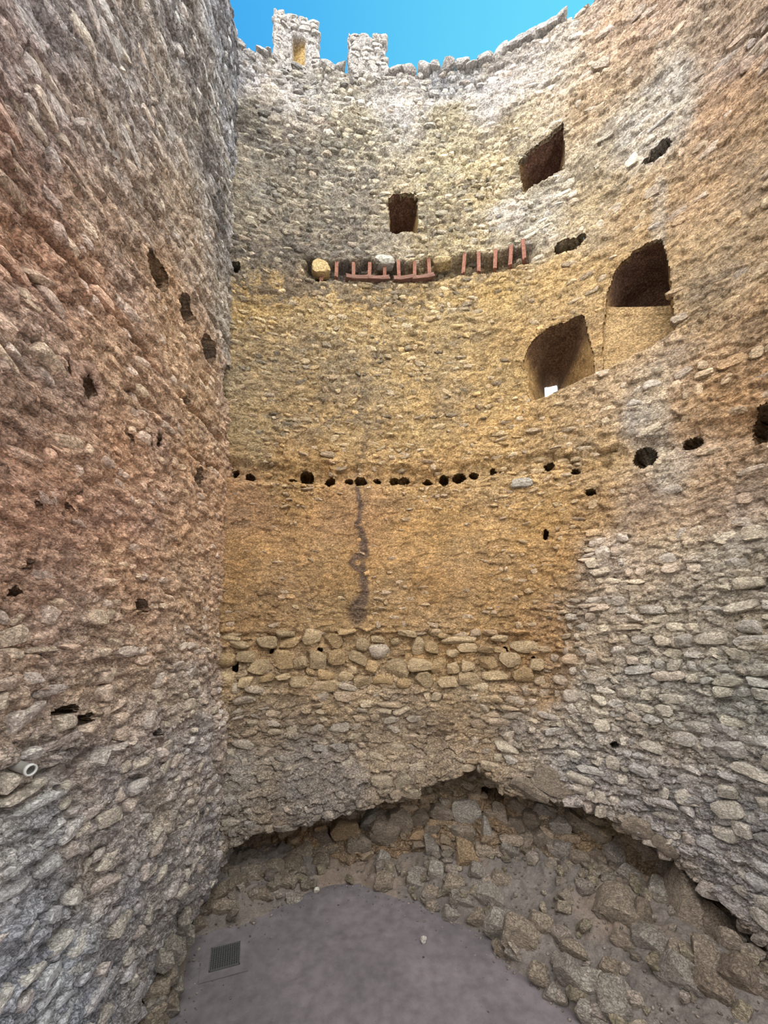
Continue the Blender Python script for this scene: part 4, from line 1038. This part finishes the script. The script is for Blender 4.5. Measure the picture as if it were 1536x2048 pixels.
# ------------------------------------------------------------------ merlons and cap stones on the parapet
def merlon(px0, px1, py_top, sd, slot=None):
    t0, _ = curve.W(px0, 100, -.06); t1, ztop = curve.W(px1, py_top, -.06)
    t0, t1, ztop = float(t0), float(t1), float(ztop)
    zb = 14.72; dep = 0.55; w = t1 - t0
    pos, tg, n = frame(curve, (t0 + t1) / 2, zb, -0.07)
    per = 2 * (w + dep); step = 0.02
    s = np.arange(0, per, step); zs = np.arange(0, 1.0001, step / (ztop - zb))
    S, Zr = np.meshgrid(s, zs)
    hx = w / 2
    tx = np.where(S < w, S - hx, np.where(S < w + dep, hx, np.where(S < 2 * w + dep, hx - (S - w - dep), -hx)))
    dy = np.where(S < w, 0, np.where(S < w + dep, -(S - w), np.where(S < 2 * w + dep, -dep, -dep + (S - 2 * w - dep))))
    nxl = np.where(S < w, 0, np.where(S < w + dep, 1, np.where(S < 2 * w + dep, 0, -1))); nyl = np.where(S < w, 1, np.where(S < w + dep, 0, np.where(S < 2 * w + dep, -1, 0)))
    top = (ztop - zb) + 0.05 * fbm(tx * 7, dy * 7, sd, 3)
    Z = Zr * top
    rel, c1, i1, c2, i2 = relief(S + sd, Z, np.full(S.shape, .9), sd)
    front = (S < w)
    col = lin((212, 206, 200)) * (0.85 + 0.2 * i1 + 0.12 * i2 - .2 * c1)[..., None]
    if slot:
        a, b, z0, z1 = slot
        r = np.maximum(np.abs(tx - (a + b) / 2) / ((b - a) / 2), np.abs(Z - (z0 + z1) / 2) / ((z1 - z0) / 2)) + .1 * fbm(tx * 9, Z * 9, sd + 4, 2)
        k = sstep(1.1, .92, r) * front
        rel = rel * (1 - k) - 0.10 * k - .10 * k * sstep(b, a, tx)
        col = col * (1 - k[..., None]) + lin((214, 180, 122)) * k[..., None]
    LX = tx + nxl * rel; LY = dy + nyl * rel
    P = pos[None, None] + LX[..., None] * tg + LY[..., None] * n + Z[..., None] * np.array([0, 0, 1.0])
    m, k2 = S.shape
    idx = np.arange(m * k2).reshape(m, k2); rr = np.roll(idx, -1, 1)
    Q = np.stack([idx[:-1], rr[:-1], rr[1:], idx[1:]], -1).reshape(-1, 4)
    ctr = P[-1].mean(0); V = [P.reshape(-1, 3)]; cc = [col.reshape(-1, 3)]; base = m * k2; prev = idx[-1]; faces = [Q]
    for q in (.6, .25, .02):
        ring = ctr + (P[-1] - ctr) * q + np.array([0, 0, .03 * (1 - q)]); V.append(ring); cc.append(col[-1])
        cur = np.arange(base, base + k2); faces.append(np.stack([prev, np.roll(prev, -1), np.roll(cur, -1), cur], 1)); prev = cur; base += k2
    ob = mesh_np('merlon', np.vstack(V), np.vstack(faces), M_WALL, np.clip(np.vstack(cc), .01, .95), True, wall_back)
    r = np.random.default_rng(sd)
    z = 0.05; cnt = 0
    while z < ztop - zb - .03:
        h = r.uniform(.07, .12); x = -hx + r.uniform(.0, .08)
        while x < hx - .05:
            ww = r.uniform(.10, .22)
            xx = x + ww / 2
            if not (slot and slot[0] - .09 < xx < slot[1] + .09 and slot[2] - .06 < z + h / 2 < slot[3] + .06) and xx < hx and r.random() < .8:
                p = pos + tg * xx + n * (-.035) + np.array([0, 0, z + h / 2])
                M = Matrix(((tg[0], n[0], 0, p[0]), (tg[1], n[1], 0, p[1]), (0, 0, 1, p[2]), (0, 0, 0, 1))) @ Matrix.Rotation(r.normal() * .12, 4, 'Y') @ Matrix.Diagonal((ww / 2, .075, h / 2 * .95, 1))
                o = bpy.data.objects.new('stone', ang_me[(cnt * 7 + sd) % NV]); COL.objects.link(o); o.parent = ob; o.matrix_basis = M
                c = lin((206, 199, 190)) * r.uniform(.8, 1.1); o.color = (c[0], c[1], c[2], 1); cnt += 1
            x += ww * r.uniform(.95, 1.15)
        z += h
    return ob
mw1 = (curve.W(637, 100)[0] - curve.W(547, 100)[0])
merlon(547, 637, 42, 401, slot=(-.06, .16, .17, .67))
merlon(697, 771, 68, 402)
CAPS = [(477,98,26,34,0),(500,122,22,14,5),(524,112,24,16,0),(535,104,14,12,0),(655,112,30,16,0),(678,118,26,14,0),(792,122,28,14,0),(818,126,26,14,0),(850,118,26,24,4),(871,130,22,14,0),(897,127,24,16,0),(925,134,26,14,0),(946,136,26,12,0),(971,126,28,22,0),(1000,112,28,22,-24),(1020,98,30,22,-30),(1046,82,28,22,-34),(1066,62,28,26,-40),(1084,44,28,28,-44),(1100,20,28,30,-46),(1118,-4,28,30,-48)]
for i, (px, py, w, h, ro) in enumerate(CAPS):
    t, z = curve.W(px, py, -.1); pos, tg, n = frame(curve, float(t), float(z), -.12); s = pos[1] / F
    M = Matrix(((tg[0], n[0], 0, pos[0]), (tg[1], n[1], 0, pos[1]), (0, 0, 1, min(pos[2], 14.93)), (0, 0, 0, 1))) @ Matrix.Rotation(.3 * math.sin(i * 7.1), 4, 'Y') @ Matrix.Diagonal((w * s / 2 * 1.15, .14, h * s / 2 * (.45 + .4 * math.sin(i * 3.3) ** 2), 1))
    o = bpy.data.objects.new('stone', slab_me[(i * 5 + 2) % len(slab_me)]); COL.objects.link(o); o.parent = wall_back if px < 1165 else wall_right; o.matrix_basis = M
    c = lin((196, 190, 184)) * (0.8 + .3 * ((i * 37) % 10) / 10); o.color = (c[0], c[1], c[2], 1)

# ------------------------------------------------------------------ terracotta pieces in the recess
def brick_mesh(name, sx, sy, sz, mat, sd, bend=0.0):
    import bmesh
    bm = bmesh.new(); bmesh.ops.create_cube(bm, size=2.0)
    bmesh.ops.subdivide_edges(bm, edges=bm.edges[:], cuts=2, use_grid_fill=True)
    r = random.Random(sd)
    for v in bm.verts:
        v.co.z -= bend * (1 - v.co.x ** 2)
        v.co.x *= sx / 2; v.co.y *= sy / 2; v.co.z *= sz / 2
        v.co.x += r.uniform(-.05, .05) * sx; v.co.z += r.uniform(-.03, .03) * sz; v.co.y += r.uniform(-.03, .03) * sy
    me = bpy.data.meshes.new(name); bm.to_mesh(me); bm.free(); me.materials.append(mat)
    return me
up_me = [brick_mesh('upright_tile', .062, .20, .30, M_TILE, i) for i in range(4)]
fl_me = [brick_mesh('curved_tile', .40, .22, .065, M_TILE_D, i, .5) for i in range(2)]
def set_tile(name, me, px, py, off, roll, sz=1.0):
    t, z = curve.W(px, py, off); pos, tg, n = frame(curve, float(t), float(z), off)
    o = bpy.data.objects.new(name, me); COL.objects.link(o); o.parent = wall_back
    o.matrix_basis = Matrix(((tg[0], n[0], 0, pos[0]), (tg[1], n[1], 0, pos[1]), (0, 0, 1, pos[2]), (0, 0, 0, 1))) @ Matrix.Rotation(math.radians(roll), 4, 'Y') @ Matrix.Diagonal((1, 1, sz, 1))
for i, (px, py, ro, sz) in enumerate(((643,558,2,.75),(673,548,3,.9),(707,549,0,.9),(739,549,2,.9),(769,549,0,.95),(797,547,-2,1.05),(829,545,0,1.1),(858,543,-3,1.),(927,536,5,1.15),(957,533,0,1.15),(990,527,2,1.1),(1021,520,3,1.15),(1047,508,-4,1.15))):
    set_tile('upright_tile', up_me[i % 4], px, py, -.07, ro, sz)
for i, (px, py, ro) in enumerate(((713,562,1),(757,563,0),(808,563,-3),(846,561,-4))):
    set_tile('curved_tile', fl_me[i % 2], px, py, -.02, ro)

# ------------------------------------------------------------------ drain cover in the floor
def metal(name, col, rough, met):
    m, t, b = nodes_mat(name)
    n = N(t, 'ShaderNodeTexNoise'); n.inputs['Scale'].default_value = 60; n.inputs['Detail'].default_value = 4
    cr = N(t, 'ShaderNodeValToRGB'); cr.color_ramp.elements[0].color = rgba(*[int(c * .75) for c in col]); cr.color_ramp.elements[1].color = rgba(*col)
    t.links.new(n.outputs[0], cr.inputs[0]); t.links.new(cr.outputs[0], b.inputs['Base Color'])
    b.inputs['Metallic'].default_value = met; b.inputs['Roughness'].default_value = rough
    return m
M_STEEL = metal('galvanised_steel', (112, 112, 112), .55, .6)
M_PIT_SHADE = metal('painted_pit_shade', (44, 42, 42), .9, 0)
def boxes(name, bs, mat, parent):
    V = []; Fq = []
    for (x0, x1, y0, y1, z0, z1) in bs:
        o = len(V); V += [(x0,y0,z0),(x1,y0,z0),(x1,y1,z0),(x0,y1,z0),(x0,y0,z1),(x1,y0,z1),(x1,y1,z1),(x0,y1,z1)]
        Fq += [(o,o+3,o+2,o+1),(o+4,o+5,o+6,o+7),(o,o+1,o+5,o+4),(o+1,o+2,o+6,o+5),(o+2,o+3,o+7,o+6),(o+3,o,o+4,o+7)]
    return mesh_np(name, np.array(V), np.array(Fq), mat, None, False, parent)
gc_ = np.array([fl(425,1898), fl(481,1884), fl(478,1932), fl(417,1948)])
gm = gc_.mean(0); ga = math.atan2(*( (gc_[1] - gc_[0]) + (gc_[2] - gc_[3]))[::-1])
drain = bpy.data.objects.new('drain_cover', None); COL.objects.link(drain)
drain.location = (gm[0], gm[1], 0.0); drain.rotation_euler = (0, 0, ga)
tag(drain, 'square steel mesh drain cover set in a concrete patch on the sand', 'drain cover')
hw = .195
boxes('pit_shade_plate', [(-hw, hw, -hw, hw, .004, .012)], M_PIT_SHADE, drain)  # dark plate painting in the shade below the grate
cs = boxes('concrete_surround', [(-.31, -hw, -.32, .31, -.02, .009), (hw, .30, -.32, .31, -.02, .009), (-hw, hw, -.32, -hw, -.02, .009), (-hw, hw, hw, .31, -.02, .009)], M_FLOOR, drain)
boxes('frame', [(-hw, -hw + .012, -hw, hw, .0, .026), (hw - .012, hw, -hw, hw, .0, .026), (-hw, hw, -hw, -hw + .012, .0, .026), (-hw, hw, hw - .012, hw, .0, .026)], M_STEEL, drain)
bar = boxes('bar', [(-.0035, .0035, -hw, hw, .014, .028)], M_STEEL, drain)
cross = boxes('cross_bar', [(-hw, hw, -.002, .002, .014, .026)], M_STEEL, drain)
for i in range(1, 13):
    x = -hw + i * 2 * hw / 13
    b_ = bar if i == 1 else bar.copy(); c_ = cross if i == 1 else cross.copy()
    if i > 1: COL.objects.link(b_); COL.objects.link(c_)
    b_.location.x = x; c_.location.y = x

# ------------------------------------------------------------------ pipe end sticking out of the left wall
M_PVC = metal('grey_plastic', (206, 204, 200), .45, 0); M_PVCD = metal('grey_plastic_wall', (128, 124, 118), .6, 0)
def tube(name, r0, r1, l0, l1, mat, parent):
    n = 24; a = np.arange(n) / n * 2 * math.pi; V = []
    for (r, l) in ((r0, l0), (r1, l0), (r1, l1), (r0, l1)):
        V.append(np.stack([np.full(n, l), r * np.cos(a), r * np.sin(a)], 1))
    idx = np.arange(4 * n).reshape(4, n); rr = np.roll(idx, -1, 1)
    Q = np.concatenate([np.stack([idx[k], rr[k], rr[(k + 1) % 4], idx[(k + 1) % 4]], 1) for k in range(4)])
    return mesh_np(name, np.vstack(V), Q, mat, None, True, parent)
py_ = -2.5 * F / (80 - CX); pz_ = EYE - (1531 - CY) / F * py_
pipe = bpy.data.objects.new('drain_pipe', None); COL.objects.link(pipe)
pd = float(left_macro(np.array([6.95 - py_]), np.array([pz_]))[0])
pipe.location = (-2.68 + pd, py_, pz_); pipe.rotation_euler = (0, math.radians(8), math.radians(-14))
tag(pipe, 'grey plastic pipe end sticking out of the lower left rubble wall', 'pipe')
tube('pipe_wall', .034, .040, -.25, .13, M_PVCD, pipe)
tube('rim', .033, .044, .125, .150, M_PVC, pipe)

# ------------------------------------------------------------------ pinkish clay collars moulded round two beam holes of the left wall
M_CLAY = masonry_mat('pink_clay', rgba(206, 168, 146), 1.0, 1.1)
def collar(px, py, rx, ry, thick):
    t0, z0 = left.W(px, py); h = [q for q in left_holes if abs(q[0] - t0) < .01 and abs(q[1] - z0) < .01][0]
    dd = float(left_macro(np.array([t0]), np.array([z0]))[0])
    n, m = 36, 10
    A, B = np.meshgrid(np.arange(n) / n * 2 * math.pi, np.arange(m) / m * 2 * math.pi)
    k = 1 + 0.34 * fbm(np.cos(A) * 1.5 + px, np.sin(A) * 1.5, 771, 3)
    th = thick * (1 + .5 * fbm(np.cos(A) * 2 + px, np.sin(A) * 2 + B * 0, 772, 2))
    rt = h[2] * 1.12 * k + th * np.cos(B); rz = h[3] * 1.12 * k + th * np.cos(B)
    P = np.stack([-2.68 + dd - .012 + th * .55 * np.sin(B) + .03 * fbm(np.cos(A) * 4 + B, np.sin(A) * 4, 773, 3), 6.95 - (h[0] + np.cos(A) * rt), h[1] + np.sin(A) * rz], -1)
    idx = np.arange(n * m).reshape(m, n); r1 = np.roll(idx, -1, 1)
    Q = np.stack([idx, r1, np.roll(r1, -1, 0), np.roll(idx, -1, 0)], -1).reshape(-1, 4)
    mesh_np('clay_collar', P.reshape(-1, 3), Q, M_CLAY, None, True, wall_left)
collar(165, 770, 23, 32, .055)
collar(309, 882, 9, 18, .045)
